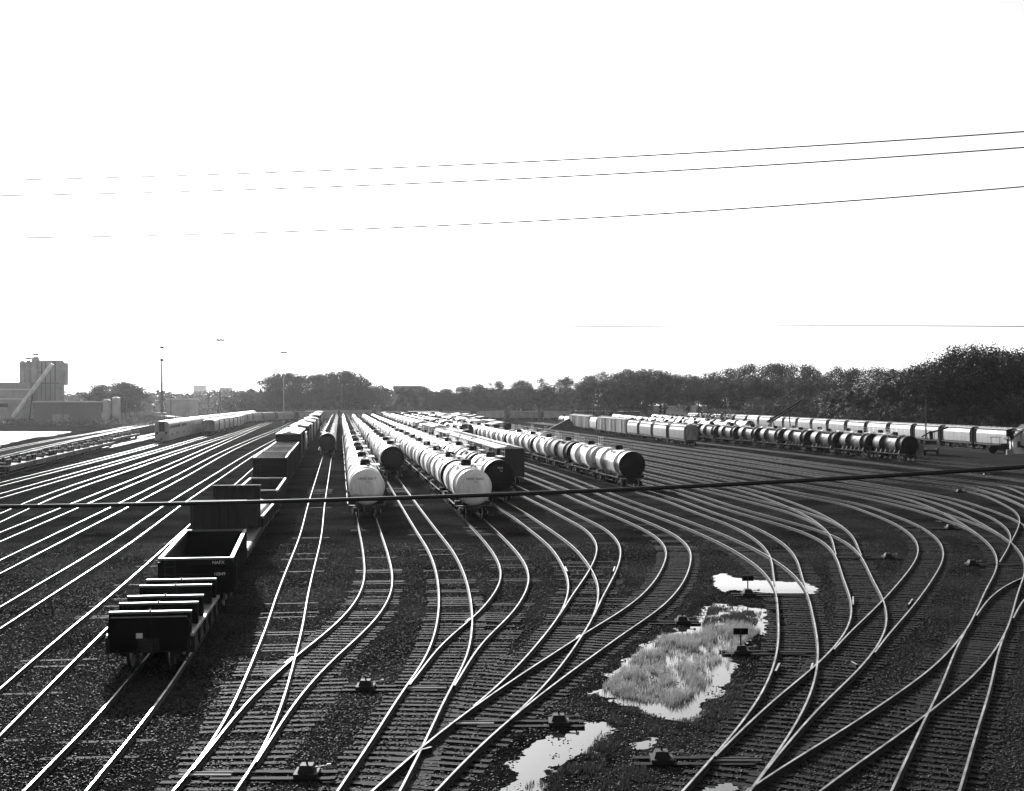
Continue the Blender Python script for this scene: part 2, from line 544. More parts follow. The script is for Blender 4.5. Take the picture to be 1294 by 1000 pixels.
# ---------------------------------------------------------------- rolling stock: shared pieces
def truck_piece(root, cy, lod):
    """two-axle bogie under a car, at distance cy from its middle"""
    t = MB()
    for s_ in (-1, 1):
        x = s_ * 1.0
        t.add([(x - .07, cy - 1.15, .42), (x - .07, cy - 1.15, .62), (x - .07, cy - .4, .78), (x - .07, cy + .4, .78), (x - .07, cy + 1.15, .62), (x - .07, cy + 1.15, .42), (x - .07, cy + .45, .24), (x - .07, cy - .45, .24),
               (x + .07, cy - 1.15, .42), (x + .07, cy - 1.15, .62), (x + .07, cy - .4, .78), (x + .07, cy + .4, .78), (x + .07, cy + 1.15, .62), (x + .07, cy + 1.15, .42), (x + .07, cy + .45, .24), (x + .07, cy - .45, .24)],
              [(0, 1, 2, 3, 4, 5, 6, 7), (15, 14, 13, 12, 11, 10, 9, 8)] + [(k, 8 + k, 8 + (k + 1) % 8, (k + 1) % 8) for k in range(8)])
        if lod == 0:
            for q in (-.22, 0, .22):
                t.cyl((x, cy + q, .3), (x, cy + q, .6), .07, 8)
    t.box(-1.0, 1.0, cy - .2, cy + .2, .42, .72)
    if lod > 0:
        for dy in (-.86, .86):
            for s_ in (-1, 1):
                t.cyl((s_ * .68, cy + dy, .44), (s_ * .82, cy + dy, .44), .44, 12)
    tr = t.build('truck', M['under'], root)
    if lod == 0:
        for dy in (-.86, .86):
            for s_ in (-1, 1):
                w = MB()
                w.cyl((s_ * .68, cy + dy, .46), (s_ * .80, cy + dy, .46), .46, 20, 0)
                w.cyl((s_ * .64, cy + dy, .46), (s_ * .68, cy + dy, .46), .49, 20, 1)
                w.cyl((s_ * .5, cy + dy, .46), (s_ * .64, cy + dy, .46), .09, 8, 0)
                w.cyl((s_ * 1.07, cy + dy, .46), (s_ * 1.16, cy + dy, .46), .12, 10, 1)
                w.build('wheel', [M['under'], M['steel']], tr)
    return tr


def coupler(root, ye, s_):
    c = MB()
    c.box(-.09, .09, min(ye, ye + s_ * .45), max(ye, ye + s_ * .45), .78, .94)
    y = ye + s_ * .55
    c.cb(.02, y, .86, .36, .22, .3)
    c.cb(.14, y + s_ * .1, .86, .1, .24, .28)
    c.cyl((-.35, ye + s_ * .1, .8), (-.28, ye + s_ * .5, .35), .03, 6)
    return c.build('coupler', M['under'], root)


def ladder(mb, x, y, z0, z1, w=.42, axis='y', m=0, r=.018):
    if axis == 'y':
        mb.bar((x, y - w / 2, z0), (x, y - w / 2, z1), r, m); mb.bar((x, y + w / 2, z0), (x, y + w / 2, z1), r, m)
    else:
        mb.bar((x - w / 2, y, z0), (x - w / 2, y, z1), r, m); mb.bar((x + w / 2, y, z0), (x + w / 2, y, z1), r, m)
    z = z0 + .15
    while z < z1:
        if axis == 'y': mb.bar((x, y - w / 2, z), (x, y + w / 2, z), r, m)
        else: mb.bar((x - w / 2, y, z), (x + w / 2, y, z), r, m)
        z += .36


def text(s_, size, loc, m, parent, rot=(R(90), 0, 0)):
    cu = bpy.data.curves.new('marking', 'FONT')
    cu.body = s_
    cu.size = size
    cu.align_x = 'CENTER'
    cu.materials.append(m)
    f_ = bpy.data.objects.new('tmp', cu)
    COL.objects.link(f_)
    bpy.context.view_layer.update()
    me = bpy.data.meshes.new_from_object(f_.evaluated_get(bpy.context.evaluated_depsgraph_get()))
    me.name = 'marking'
    bpy.data.objects.remove(f_)
    o = bpy.data.objects.new('marking', me)
    COL.objects.link(o)
    o.parent = parent
    o.location = loc
    o.rotation_euler = rot
    return o


def tank_car(lod, body, head, L=14.6, Rr=1.45, mark=None, span=16.2):
    """tank car; origin on the rail heads at its middle"""
    root = empty('tank_car')
    cz = 2.5
    hl = L / 2
    he = .62
    n = 40 if lod == 0 else (24 if lod == 1 else 14)
    prof = []; ms = []
    K = 7 if lod < 2 else 4
    for k in range(K + 1):
        a = math.pi / 2 * k / K
        prof.append((-hl + he * (1 - math.sin(a)) * 1.0, Rr * math.cos(math.pi / 2 - a) if False else Rr * math.sin(a)))
    # head bulges outward: y runs from the tip to the shoulder
    prof = [(-hl + he * (1 - math.cos(math.pi / 2 * k / K)), max(.002, Rr * math.sin(math.pi / 2 * k / K))) for k in range(K + 1)]
    ms = [1] * K
    if head is not None and head is not body:
        prof.append((-hl + he + .28, Rr)); ms.append(1)
    for f in (-.25, .25):
        yy = f * L
        if lod < 2:
            prof += [(yy - .05, Rr), (yy - .045, Rr + .012), (yy + .045, Rr + .012), (yy + .05, Rr)]; ms += [0, 0, 2, 0]
    if head is not None and head is not body:
        prof.append((hl - he - .28, Rr)); ms.append(0)
        prof.append((hl - he, Rr)); ms.append(1)
    else:
        prof.append((hl - he, Rr)); ms.append(0)
    for k in range(K - 1, -1, -1):
        prof.append((hl - he * (1 - math.cos(math.pi / 2 * k / K)), max(.002, Rr * math.sin(math.pi / 2 * k / K)))); ms.append(1)
    tk = MB()
    tk.lathe_y(prof, n, cz, ms)
    hm = head if head is not None else body
    if lod == 2:
        # far car: everything in one mesh
        tk.box(-1.2, 1.2, -hl - .3, hl + .3, .85, 1.15, 3)
        tk.cyl((0, 0, cz + Rr - .1), (0, 0, cz + Rr + .45), .5, 8, 3)
        tk.box(-1.0, 1.0, -1.4, 1.4, cz + Rr + .02, cz + Rr + .09, 3)
        for s_ in (-1, 1):
            tk.box(-1.05, 1.05, s_ * (hl - 1.6) - 1.2, s_ * (hl - 1.6) + 1.2, .05, .85, 3)
        o = tk.build('tank_car', [body, hm, M['under'], M['under']])
        bpy.data.objects.remove(root)
        return o
    tk.build('tank', [body, hm, body, M['under']], root)
    u = MB()
    u.box(-.28, .28, -span / 2 + .55, span / 2 - .55, .7, 1.0)
    for s_ in (-1, 1):
        u.box(-1.45, 1.45, s_ * (hl + .15) - .3, s_ * (hl + .15) + .3, 1.0, 1.1)
        u.box(-1.45, 1.45, s_ * (hl - 1.7) - .35, s_ * (hl - 1.7) + .35, .9, 1.35)
        for q in (-1, 1):
            u.box(q * 1.38 - .06, q * 1.38 + .06, -hl, hl, .98, 1.1)
            u.bar((q * 1.42, s_ * (hl + .25), .45), (q * 1.42, s_ * (hl + .25), 1.9), .025)
            u.bar((q * 1.42, s_ * (hl + .1), .45), (q * 1.42, s_ * (hl + .4), .45), .025)
        u.bar((-1.42, s_ * (hl + .3), 1.9), (1.42, s_ * (hl + .3), 1.9), .025)
    u.cyl((0, -.3, .6), (0, .3, .6), .2, 10)
    u.build('underframe', M['under'], root)
    sl = MB()
    for q in (-1, 1):
        sl.box(q * 1.5 - .05, q * 1.5 + .02, -hl * .82, hl * .82, 1.06, 1.13)
        for k in range(6):
            yy = -hl * .7 + k * hl * 1.4 / 5
            sl.bar((q * 1.47, yy, 1.1), (q * 1.2, yy, 1.72), .025)
    sl.build('side_rail', M['rim'], root)
    d = MB()
    d.cyl((0, 0, cz + Rr - .1), (0, 0, cz + Rr + .28), .44, 16)
    dm = d.build('dome', M['under'], root)
    ld = MB()
    ld.cyl((0, 0, cz + Rr + .28), (0, 0, cz + Rr + .36), .5, 16)
    ld.cyl((0, 0, cz + Rr + .36), (0, 0, cz + Rr + .48), .36, 12)
    ld.build('lid', M['black'], dm)
    w = MB()
    z = cz + Rr + .05
    for q in (-1, 1):
        w.box(q * .95 - .28, q * .95 + .28, -1.5, 1.5, z - .06, z)
        for yy in (-1.4, 0, 1.4):
            w.bar((q * 1.2, yy, z), (q * 1.2, yy, z + .85), .02)
        w.bar((q * 1.2, -1.45, z + .85), (q * 1.2, 1.45, z + .85), .02)
        w.bar((q * 1.2, -1.45, z + .45), (q * 1.2, 1.45, z + .45), .02)
    w.build('platform', M['walk'] if body is not M['silver'] else M['under'], root)
    for q in (-1, 1):
        la = MB()
        ladder(la, q * 1.5, 0, 1.1, cz + .9)
        la.bar((q * 1.5, 0, cz + .9), (q * 1.2, 0, z), .02)
        la.build('ladder', M['under'], root)
    for yy in (-2.6, 2.9):
        vl = MB()
        vl.cyl((.2, yy, cz + Rr - .05), (.2, yy, cz + Rr + .16), .1, 8)
        vl.build('valve', M['steel'], root)
    for s_ in (-1, 1):
        truck_piece(root, s_ * (hl - 1.7), lod)
        if lod == 0:
            coupler(root, s_ * (span / 2 - .6), s_)
    if lod == 0:
        b = MB()
        for k in range(12):
            a0 = 2 * math.pi * k / 12; a1 = 2 * math.pi * (k + 1) / 12
            b.bar((-.9 + .25 * math.cos(a0), -hl - .42, 1.75 + .25 * math.sin(a0)), (-.9 + .25 * math.cos(a1), -hl - .42, 1.75 + .25 * math.sin(a1)), .018)
        b.bar((-1.15, -hl - .42, 1.75), (-.65, -hl - .42, 1.75), .014)
        b.bar((-.9, -hl - .42, 1.1), (-.9, -hl - .42, 2.0), .02)
        b.build('brake_wheel', M['under'], root)
    if mark:
        text(mark[0], .27, (0, -hl - .0 + .02, cz + .62), mark[2], root)
        text(mark[1], .16, (.1, -hl + .0 + .01, cz + .38), mark[2], root)
        for o in root.children:
            if o.name.startswith('marking'):
                o.location.y -= .04
    return root


def hopper_car(lod, body, L=15.4, endm=None):
    root = empty('hopper_car') if lod < 2 else None
    mb = MB()
    w = 1.55
    prof = [(-1.2, 1.15), (1.2, 1.15), (1.5, 1.4), (w, 2.3), (1.56, 3.2), (1.35, 3.95), (.95, 4.3), (-.95, 4.3), (-1.35, 3.95), (-1.56, 3.2), (-w, 2.3), (-1.5, 1.4)]
    hl = L / 2
    # body between sloping end sheets
    mb.prism(prof, -hl + 1.0, hl - 1.0, 0, capm=1)
    mb.box(-1.5, 1.5, -hl, hl, 4.0, 4.12, 1)
    for s_ in (-1, 1):
        mb.box(-1.5, 1.5, s_ * (hl - .12) - .12, s_ * (hl - .12) + .12, .95, 4.0, 1) if lod == 2 else None
    body_parts = mb
    if lod == 2:
        mb.box(-1.45, 1.45, -hl, hl, 1.0, 1.2, 0)
        mb.box(-.3, .3, -hl + .5, hl - .5, 4.35, 4.45, 2)
        for s_ in (-1, 1):
            mb.box(-1.05, 1.05, s_ * (hl - 1.9) - 1.2, s_ * (hl - 1.9) + 1.2, .05, .95, 3)
        mb.box(-1.0, 1.0, -3.2, 3.2, .35, 1.1, 3)
        return mb.build('hopper_car', [body, endm or M['under'], M['walk'], M['under']])
    mb.build('body', [body, endm or body], root)
    u = MB()
    u.box(-.3, .3, -hl, hl, .75, 1.05)
    for q in (-1, 1):
        u.box(q * 1.45 - .06, q * 1.45 + .06, -hl, hl, 1.0, 1.25)
    for s_ in (-1, 1):
        u.box(-1.5, 1.5, s_ * (hl - .1) - .1, s_ * (hl - .1) + .1, .95, 1.2)
        for q in (-1, 1):
            u.box(q * 1.45 - .05, q * 1.45 + .05, s_ * (hl - .1) - .06, s_ * (hl - .1) + .06, 1.2, 4.05)
            u.bar((q * 1.3, s_ * (hl - .1), 1.3), (q * .3, s_ * (hl - 1.0), 3.6), .05)
    u.build('underframe', M['under'], root)
    for k in range(3):
        h = MB()
        y = (k - 1) * 3.3
        h.add([(-1.15, y - 1.5, 1.15), (1.15, y - 1.5, 1.15), (1.15, y + 1.5, 1.15), (-1.15, y + 1.5, 1.15), (-.35, y - .3, .35), (.35, y - .3, .35), (.35, y + .3, .35), (-.35, y + .3, .35)],
              [(4, 7, 6, 5), (0, 1, 5, 4), (1, 2, 6, 5), (2, 3, 7, 6), (3, 0, 4, 7)])
        h.build('discharge_chute', body, root)
    rf = MB()
    for q in (-1, 1):
        rf.box(q * .85 - .22, q * .85 + .22, -hl + .1, hl - .1, 4.36, 4.41)
    rf.build('roof_walk', M['walk'], root)
    for k in range(6 if lod == 0 else 4):
        ht = MB()
        y = -hl + 1.8 + k * (L - 3.6) / ((6 if lod == 0 else 4) - 1)
        ht.box(-.42, .42, y - .5, y + .5, 4.3, 4.48)
        ht.build('hatch', M['lgrey'], root)
    for s_ in (-1, 1):
        for q in (-1.6, 1.6):
            if lod and q > 0: continue
            la = MB(); ladder(la, q, s_ * (hl - .5), 1.0, 4.1); la.build('ladder', M['under'], root)
    la = MB(); ladder(la, 1.1, -hl - .02, 1.0, 4.1, axis='x'); la.build('ladder', M['under'], root)
    for s_ in (-1, 1):
        truck_piece(root, s_ * (hl - 1.9), 1 if lod else 0)
        if lod == 0: coupler(root, s_ * hl, s_)
    return root


def boxcar(lod, body, L=15.2, Hh=4.6, roof=None, ribs=9):
    roof = roof or M['roof']
    root = empty('boxcar') if lod < 2 else None
    hl = L / 2
    mb = MB()
    prof = [(-1.5, 1.05), (1.5, 1.05), (1.5, Hh - .2), (-1.5, Hh - .2)]
    mb.prism(prof, -hl, hl, 0)
    for q in (-1, 1):
        for k in range(ribs + 1):
            y = -hl + .15 + k * (L - .3) / ribs
            mb.box(q * 1.5 if q > 0 else -1.57, 1.57 if q > 0 else -1.5, y - .06, y + .06, 1.1, Hh - .25, 0)
    for k in range(4):
        mb.box(-1.4, 1.4, -hl - .05, -hl, 1.4 + k * .8, 1.55 + k * .8, 0)
    rp = [(-1.6, Hh - .2), (1.6, Hh - .2), (1.6, Hh - .12), (0, Hh + .12), (-1.6, Hh - .12)]
    if lod == 2:
        mb.prism(rp, -hl - .1, hl + .1, 1)
        for s_ in (-1, 1):
            mb.box(-1.05, 1.05, s_ * (hl - 1.9) - 1.2, s_ * (hl - 1.9) + 1.2, .05, 1.0, 2)
        return mb.build('boxcar', [body, roof, M['under']])
    mb.build('body', body, root)
    rf = MB()
    rf.prism(rp, -hl - .1, hl + .1, 0)
    for k in range(12):
        y = -hl + .3 + k * (L - .6) / 11
        rf.add([(-1.6, y - .05, Hh - .09), (0, y - .05, Hh + .15), (1.6, y - .05, Hh - .09), (1.6, y + .05, Hh - .09), (0, y + .05, Hh + .15), (-1.6, y + .05, Hh - .09)], [(0, 1, 4, 5), (1, 2, 3, 4), (0, 5, 1), (2, 1, 3)])
    rf.build('roof', roof, root)
    rw = MB()
    rw.box(-.32, .32, -hl, hl, Hh + .2, Hh + .25)
    rw.build('roof_walk', M['walk'], root)
    for q in (-1, 1):
        d = MB()
        d.box(min(q * 1.58, q * 1.66), max(q * 1.58, q * 1.66), -1.5, 1.5, 1.15, Hh - .35)
        for k in range(5):
            d.box(min(q * 1.66, q * 1.7), max(q * 1.66, q * 1.7), -1.45, 1.45, 1.4 + k * .6, 1.48 + k * .6)
        d.build('door', body, root)
    u = MB()
    u.box(-.3, .3, -hl - .2, hl + .2, .7, 1.05)
    for q in (-1, 1):
        u.box(q * 1.45 - .06, q * 1.45 + .06, -hl, hl, .85, 1.05)
    u.build('underframe', M['under'], root)
    la = MB()
    ladder(la, 1.1, -hl - .08, 1.0, Hh - .3, axis='x')
    la.build('ladder', M['under'], root); la = MB()
    ladder(la, -1.62, -hl + .5, 1.0, Hh - .3)
    la.build('ladder', M['under'], root)
    for s_ in (-1, 1):
        truck_piece(root, s_ * (hl - 1.9), 1 if lod else 0)
        if lod == 0: coupler(root, s_ * (hl + .2), s_)
    return root


def gondola(L, z0, z1, body, name='gondola_car', W=1.5, ribs=8, bars=False, marks=None):
    root = empty(name)
    hl = L / 2
    mb = MB()
    t = .09
    mb.box(-W, W, -hl, hl, z0 - .12, z0)
    mb.box(-W, -W + t, -hl, hl, z0, z1); mb.box(W - t, W, -hl, hl, z0, z1)
    mb.box(-W + t, W - t, -hl, -hl + t, z0, z1 - .002); mb.box(-W + t, W - t, hl - t, hl, z0, z1 - .002)
    for k in range(1, 4):
        zz = z0 + (z1 - z0) * k / 4
        mb.box(-W + .1, W - .1, -hl - .06, -hl, zz - .06, zz + .06)
    r_ = mb
    for q in (-1, 1):
        for k in range(ribs + 1):
            y = -hl + .08 + k * (L - .16) / ribs
            r_.box(min(q * W, q * (W + .12)), max(q * W, q * (W + .12)), y - .07, y + .07, z0 - .1, z1 - .1)
    mb.build('body', body, root)
    tp = MB()
    tp.box(-W - .1, -W + .06, -hl - .06, hl + .06, z1, z1 + .09); tp.box(W - .06, W + .1, -hl - .06, hl + .06, z1, z1 + .09)
    tp.box(-W + .06, W - .06, -hl - .06, -hl + .04, z1, z1 + .088); tp.box(-W + .06, W - .06, hl - .04, hl + .06, z1, z1 + .088)
    if bars:
        for k in range(1, 6):
            y = -hl + k * L / 6
            tp.box(-W + .06, W - .06, y - .04, y + .04, z1 + .06, z1 + .08)
    tp.build('top_chord', M['rim'], root)
    u = MB()
    u.box(-.3, .3, -hl - .3, hl + .3, .7, z0 - .12)
    for q in (-1, 1):
        u.box(q * 1.4 - .06, q * 1.4 + .06, -hl, hl, .8, z0 - .12)
    u.build('underframe', M['under'], root)
    la = MB()
    ladder(la, W + .2, -hl + .4, .6, z1)
    la.build('ladder', M['under'], root); la = MB()
    ladder(la, -1.1, -hl - .1, .6, z1, axis='x')
    la.build('ladder', M['under'], root)
    for s_ in (-1, 1):
        truck_piece(root, s_ * (hl - min(1.7, L * .2)), 0)
        coupler(root, s_ * (hl + .3), s_)
    if marks:
        for (s_, sz, x, z) in marks:
            text(s_, sz, (x, -hl - .075, z), M['markw'], root)
    return root


def partition_car(L):
    root = empty('partitioned_flatcar')
    hl = L / 2
    d = MB()
    d.box(-1.5, 1.5, -hl, hl, 1.08, 1.18)
    d.build('deck', M['steel'], root)
    s = MB()
    for q in (-1, 1):
        s.box(min(q * 1.38, q * 1.46), max(q * 1.38, q * 1.46), -hl + .1, hl - .1, .5, .62)
        s.box(min(q * 1.4, q * 1.44), max(q * 1.4, q * 1.44), -hl + .1, hl - .1, .62, 1.08)
        for k in range(6):
            y = -hl + .15 + k * (L - .3) / 5
            s.box(min(q * 1.44, q * 1.54), max(q * 1.44, q * 1.54), y - .06, y + .06, .5, 1.08)
    s.build('side_sill', M['dark'], root)
    e = MB()
    prof = [(-1.4, .62), (1.4, .62), (1.4, 1.66), (1.28, 1.8), (-1.28, 1.8), (-1.4, 1.66)]
    e.prism(prof, -hl - .25, -hl - .13)
    e.box(-.04, .04, -hl - .31, -hl - .25, .65, 1.75)
    e.box(-1.3, 1.3, -hl - .25, -hl - .13, 1.803, 1.83, 1)
    e.build('end_panel', [M['black'], M['rim']], root)
    p = MB(); p.box(-.42, -.2, -hl - .33, -hl - .31, 1.1, 1.28); p.build('placard', M['markw'], root)
    for y in (-hl + .15, -hl + 2.1, -hl + 3.8, -hl + 6.6, -hl + 8.3):
        b = MB()
        b.box(-1.42, 1.42, y - .06, y + .06, 1.182, 1.9)
        b.box(-1.42, 1.42, y - .07, y + .07, 1.9, 1.98, 1)
        for x in (-1.35, 0, 1.35):
            b.box(x - .05, x + .05, y - .14, y - .06, 1.182, 1.9)
        b.box(-.03, .03, y - .14, y - .06, 1.98, 2.05)
        b.build('bulkhead', [M['black'], M['rim']], root)
    u = MB()
    u.box(-.35, .35, -hl - .35, hl + .3, .65, 1.08)
    u.box(-1.38, 1.38, -hl - .13, -hl + .1, .55, 1.08)
    for q in (-1, 1):
        u.bar((q * 1.35, -hl - .3, .3), (q * 1.35, -hl - .3, 1.1), .03)
        u.bar((q * 1.05, -hl - .3, .3), (q * 1.05, -hl - .3, .7), .03)
        u.bar((q * 1.35, -hl - .3, .3), (q * 1.05, -hl - .3, .3), .03)
    u.build('underframe', M['under'], root)
    for s_ in (-1, 1):
        truck_piece(root, s_ * (hl - 1.35), 0)
        coupler(root, s_ * (hl + .3), s_)
    return root


def bulkhead_flat(L, W=1.5, top=3.9, name='bulkhead_flatcar'):
    root = empty(name)
    hl = L / 2
    d = MB(); d.box(-W, W, -hl, hl, 1.1, 1.25); d.build('deck', M['dark'], root)
    for s_ in (-1, 1):
        b = MB()
        y = s_ * (hl - .3)
        b.box(-W, W, y - .06, y + .06, 1.25, top)
        for k in range(7):
            x = -W + .08 + k * (2 * W - .16) / 6
            b.box(x - .06, x + .06, y - .2, y - .06, 1.25, top - .05)
        b.box(-W - .03, W + .03, y - .2, y + .12, top, top + .08, 1)
        for q in (-1, 1):
            b.add([(q * 1.4, y, top * .8), (q * 1.4, y - s_ * 1.5, 1.25), (q * 1.32, y - s_ * 1.5, 1.25), (q * 1.32, y, top * .8)], [(0, 1, 2, 3)])
        b.build('bulkhead', [M['dark'], M['drk2']], root)
    s = MB()
    for q in (-1, 1):
        s.box(min(q * W, q * (W + .05)), max(q * W, q * (W + .05)), -hl, hl, .8, 1.2)
        for k in range(12):
            y = -hl + .4 + k * (L - .8) / 11
            s.box(min(q * (W + .05), q * (W + .15)), max(q * (W + .05), q * (W + .15)), y - .08, y + .08, .9, 1.22)
    s.build('side_sill', M['drk2'], root)
    u = MB(); u.box(-.35, .35, -hl - .3, hl + .3, .6, 1.1); u.build('underframe', M['under'], root)
    for s_ in (-1, 1):
        truck_piece(root, s_ * (hl - 1.8), 0)
        coupler(root, s_ * (hl + .3), s_)
    return root


def flatcar(L):
    """low flatcar with pale deck and stanchions, a few junk frames on it"""
    root = empty('flatcar')
    hl = L / 2
    d = MB(); d.box(-1.45, 1.45, -hl, hl, 1.05, 1.2); d.build('deck', M['lot'], root)
    s = MB()
    for q in (-1, 1):
        s.box(min(q * 1.45, q * 1.55), max(q * 1.45, q * 1.55), -hl, hl, .6, 1.18)
    s.box(-.4, .4, -hl - .4, hl + .4, .6, 1.05)
    s.build('side_sill', M['under'], root)
    for y in (-hl + .8, -hl + 2.3, hl - 2.0, hl - .7, .6):
        st = MB()
        st.box(-1.2, 1.2, y - .1, y + .1, 1.2, 1.5)
        st.box(-1.2, -.9, y - .35, y + .35, 1.5, 1.95); st.box(.9, 1.2, y - .35, y + .35, 1.5, 1.95)
        st.bar((-1.1, y - .8, 1.2), (-1.1, y, 1.9), .05); st.bar((1.1, y - .8, 1.2), (1.1, y, 1.9), .05)
        st.build('container_pedestal', M['under'], root)
    for s_ in (-1, 1):
        truck_piece(root, s_ * (hl - 1.5), 1)
    return root


def passenger_car(lod, L=25.2):
    hl = L / 2
    prof = [(-1.4, .45), (1.4, .45), (1.53, .7), (1.55, 4.2), (1.35, 4.62), (.8, 4.85), (0, 4.92), (-.8, 4.85), (-1.35, 4.62), (-1.55, 4.2), (-1.53, .7)]
    ms = [3, 0, 0, 1, 1, 1, 1, 1, 1, 0, 0]
    mb = MB()
    mb.prism(prof, -hl, hl, ms, capm=2)
    mats = [M['stainless'], M['metalroof'], M['grey'], M['under']]
    win = MB()
    for q in (-1, 1):
        for k in range(11):
            y = -hl + 2.2 + k * 2.08
            win.box(min(q * 1.55, q * 1.565), max(q * 1.55, q * 1.565), y - .8, y + .8, 3.15, 3.8)
        for k in (1, 2, 3, 7, 8, 9):
            y = -hl + 2.2 + k * 2.08
            win.box(min(q * 1.55, q * 1.565), max(q * 1.55, q * 1.565), y - .45, y + .45, 1.5, 2.1)
    if lod == 2:
        o = len(mb.v)
        mb.v += win.v; mb.f += [[i + o for i in f] for f in win.f]; mb.m += [4] * len(win.f); mb.s += win.s
        for s_ in (-1, 1):
            mb.box(-1.2, 1.2, s_ * (hl - 3) - 1.6, s_ * (hl - 3) + 1.6, .05, .46, 3)
        return mb.build('passenger_car', mats + [M['glass']])
    root = empty('passenger_car')
    mb.build('body', mats, root)
    win.build('window', M['glass'], root)
    d = MB()
    d.box(-.55, .55, -hl - .12, -hl, 2.5, 4.6)
    d.build('end_door', M['dark'], root)
    g = MB()
    for x in (-.65, .58):
        g.box(x, x + .07, -hl - .18, -hl, 2.4, 4.65)
    g.box(-.65, .65, -hl - .18, -hl, 4.65, 4.72)
    g.box(-1.2, -.8, -hl - .02, -hl, 1.9, 2.5); g.box(.8, 1.2, -hl - .02, -hl, 1.9, 2.5)
    g.build('end_diaphragm', M['under'], root)
    for s_ in (-1, 1):
        truck_piece(root, s_ * (hl - 3), 1)
    coupler(root, -hl, -1)
    return root


# ---------------------------------------------------------------- placing cars on tracks
PROTO = {}


def stock(kind, lod):
    k = (kind, lod)
    if k in PROTO:
        return copy_tree(PROTO[k]), False
    if kind.startswith('tank_'):
        body, head = {'tank_white': ('white', 'white'), 'tank_slim': ('white', 'white'), 'tank_whiteblack': ('white', 'black'), 'tank_silver': ('silver', 'black'), 'tank_dark': ('dark', 'black'),
                      'tank_brown': ('drk2', 'black'), 'tank_grey': ('lgrey', 'black'), 'tank_short': ('dark', 'black'), 'tank_shortwhite': ('white', 'black')}[kind]
        if kind == 'tank_slim':
            o = tank_car(lod, M['white'], M['white'], L=13.6, Rr=1.3)
        elif kind in ('tank_short', 'tank_shortwhite'):
            o = tank_car(lod, M[body], M[head], L=11.2, span=12.6)
        else:
            o = tank_car(lod, M[body], M[head] if body != head else M[body])
    elif kind == 'hopper_grey': o = hopper_car(lod, M['grey'])
    elif kind == 'hopper_white': o = hopper_car(lod, M['lgrey'], endm=M['under'])
    elif kind == 'hopper_pale': o = hopper_car(lod, M['white'], endm=M['under'])
    elif kind == 'box_dark': o = boxcar(lod, M['dark'], Hh=4.3)
    elif kind == 'box_grey': o = boxcar(lod, M['grey'], Hh=4.7)
    elif kind == 'box_high': o = boxcar(lod, M['black'], Hh=5.1, L=17)
    elif kind == 'box_pale': o = boxcar(lod, M['lgrey'], Hh=4.6)
    elif kind == 'flat': o = flatcar(15.5)
    elif kind == 'passenger': o = passenger_car(lod)
    elif kind == 'chip': o = gondola(15.4, 1.2, 3.85, M['black'], 'high_gondola', bars=True)
    PROTO[k] = o
    return o, True


CAT = {'tank': 'tank car', 'hopper': 'hopper car', 'box': 'boxcar', 'flat': 'flatcar', 'passenger': 'passenger car', 'chip': 'gondola'}
CNAME = {'tank_slim': 'slimmer white tank car', 'tank_white': 'white tank car', 'tank_whiteblack': 'white black-ended tank car', 'tank_silver': 'silver black-ended tank car', 'tank_dark': 'black tank car', 'tank_brown': 'dark tank car',
         'tank_grey': 'grey tank car', 'tank_short': 'short dark tank car', 'tank_shortwhite': 'short white-topped tank car', 'hopper_grey': 'grey covered hopper', 'hopper_white': 'pale grey covered hopper',
         'hopper_pale': 'white covered hopper', 'box_dark': 'dark boxcar', 'box_grey': 'grey ribbed boxcar', 'box_high': 'tall dark boxcar', 'box_pale': 'pale boxcar', 'flat': 'low flatcar', 'passenger': 'double-deck passenger car',
         'chip': 'tall open gondola'}
LEN = {'passenger': 26.0, 'tank_short': 12.8, 'tank_shortwhite': 12.8, 'box_high': 18.0, 'hopper_grey': 16.6, 'hopper_white': 16.6, 'hopper_pale': 16.6}


def place(o, path, yc, off=0.75):
    (x, y), a = path.pt(yc, off)
    o.location = (x, y, RT)
    o.rotation_euler = (0, 0, a)


def row(path, y0, y1, kinds, rowname, group, n0=1, near=165, mid=300, off=0.75, default='tank_white'):
    """a string of cars from y0 back to y1"""
    y = y0; n = 0
    r = random.Random(rowname)
    while y < y1:
        kind = kinds[n] if n < len(kinds) else (r.choice(default) if isinstance(default, (list, tuple)) else default)
        if kind is None:
            y += 16.2; n += 1; continue
        L = LEN.get(kind, 16.2)
        sl = abs(path.pt(y)[1]); dy = L * math.cos(sl)
        yc = y + dy / 2
        lod = 0 if y < near else (1 if y < mid else 2)
        if kind == 'flat' or kind == 'chip': lod = 0
        o, _ = stock(kind, lod)
        place(o, path, yc, off)
        tag(o, '%s, %s back in the %s' % (CNAME[kind], ordn(n + n0), rowname), CAT[kind.split('_')[0]], group)
        y += dy; n += 1


# special leading cars
def lead_tank(path, y, body, head, mark, label, group, L=14.6):
    o = tank_car(0, M[body], M[head], mark=mark, L=L)
    place(o, path, y + 8.1)
    tag(o, label, 'tank car', group)
    return o


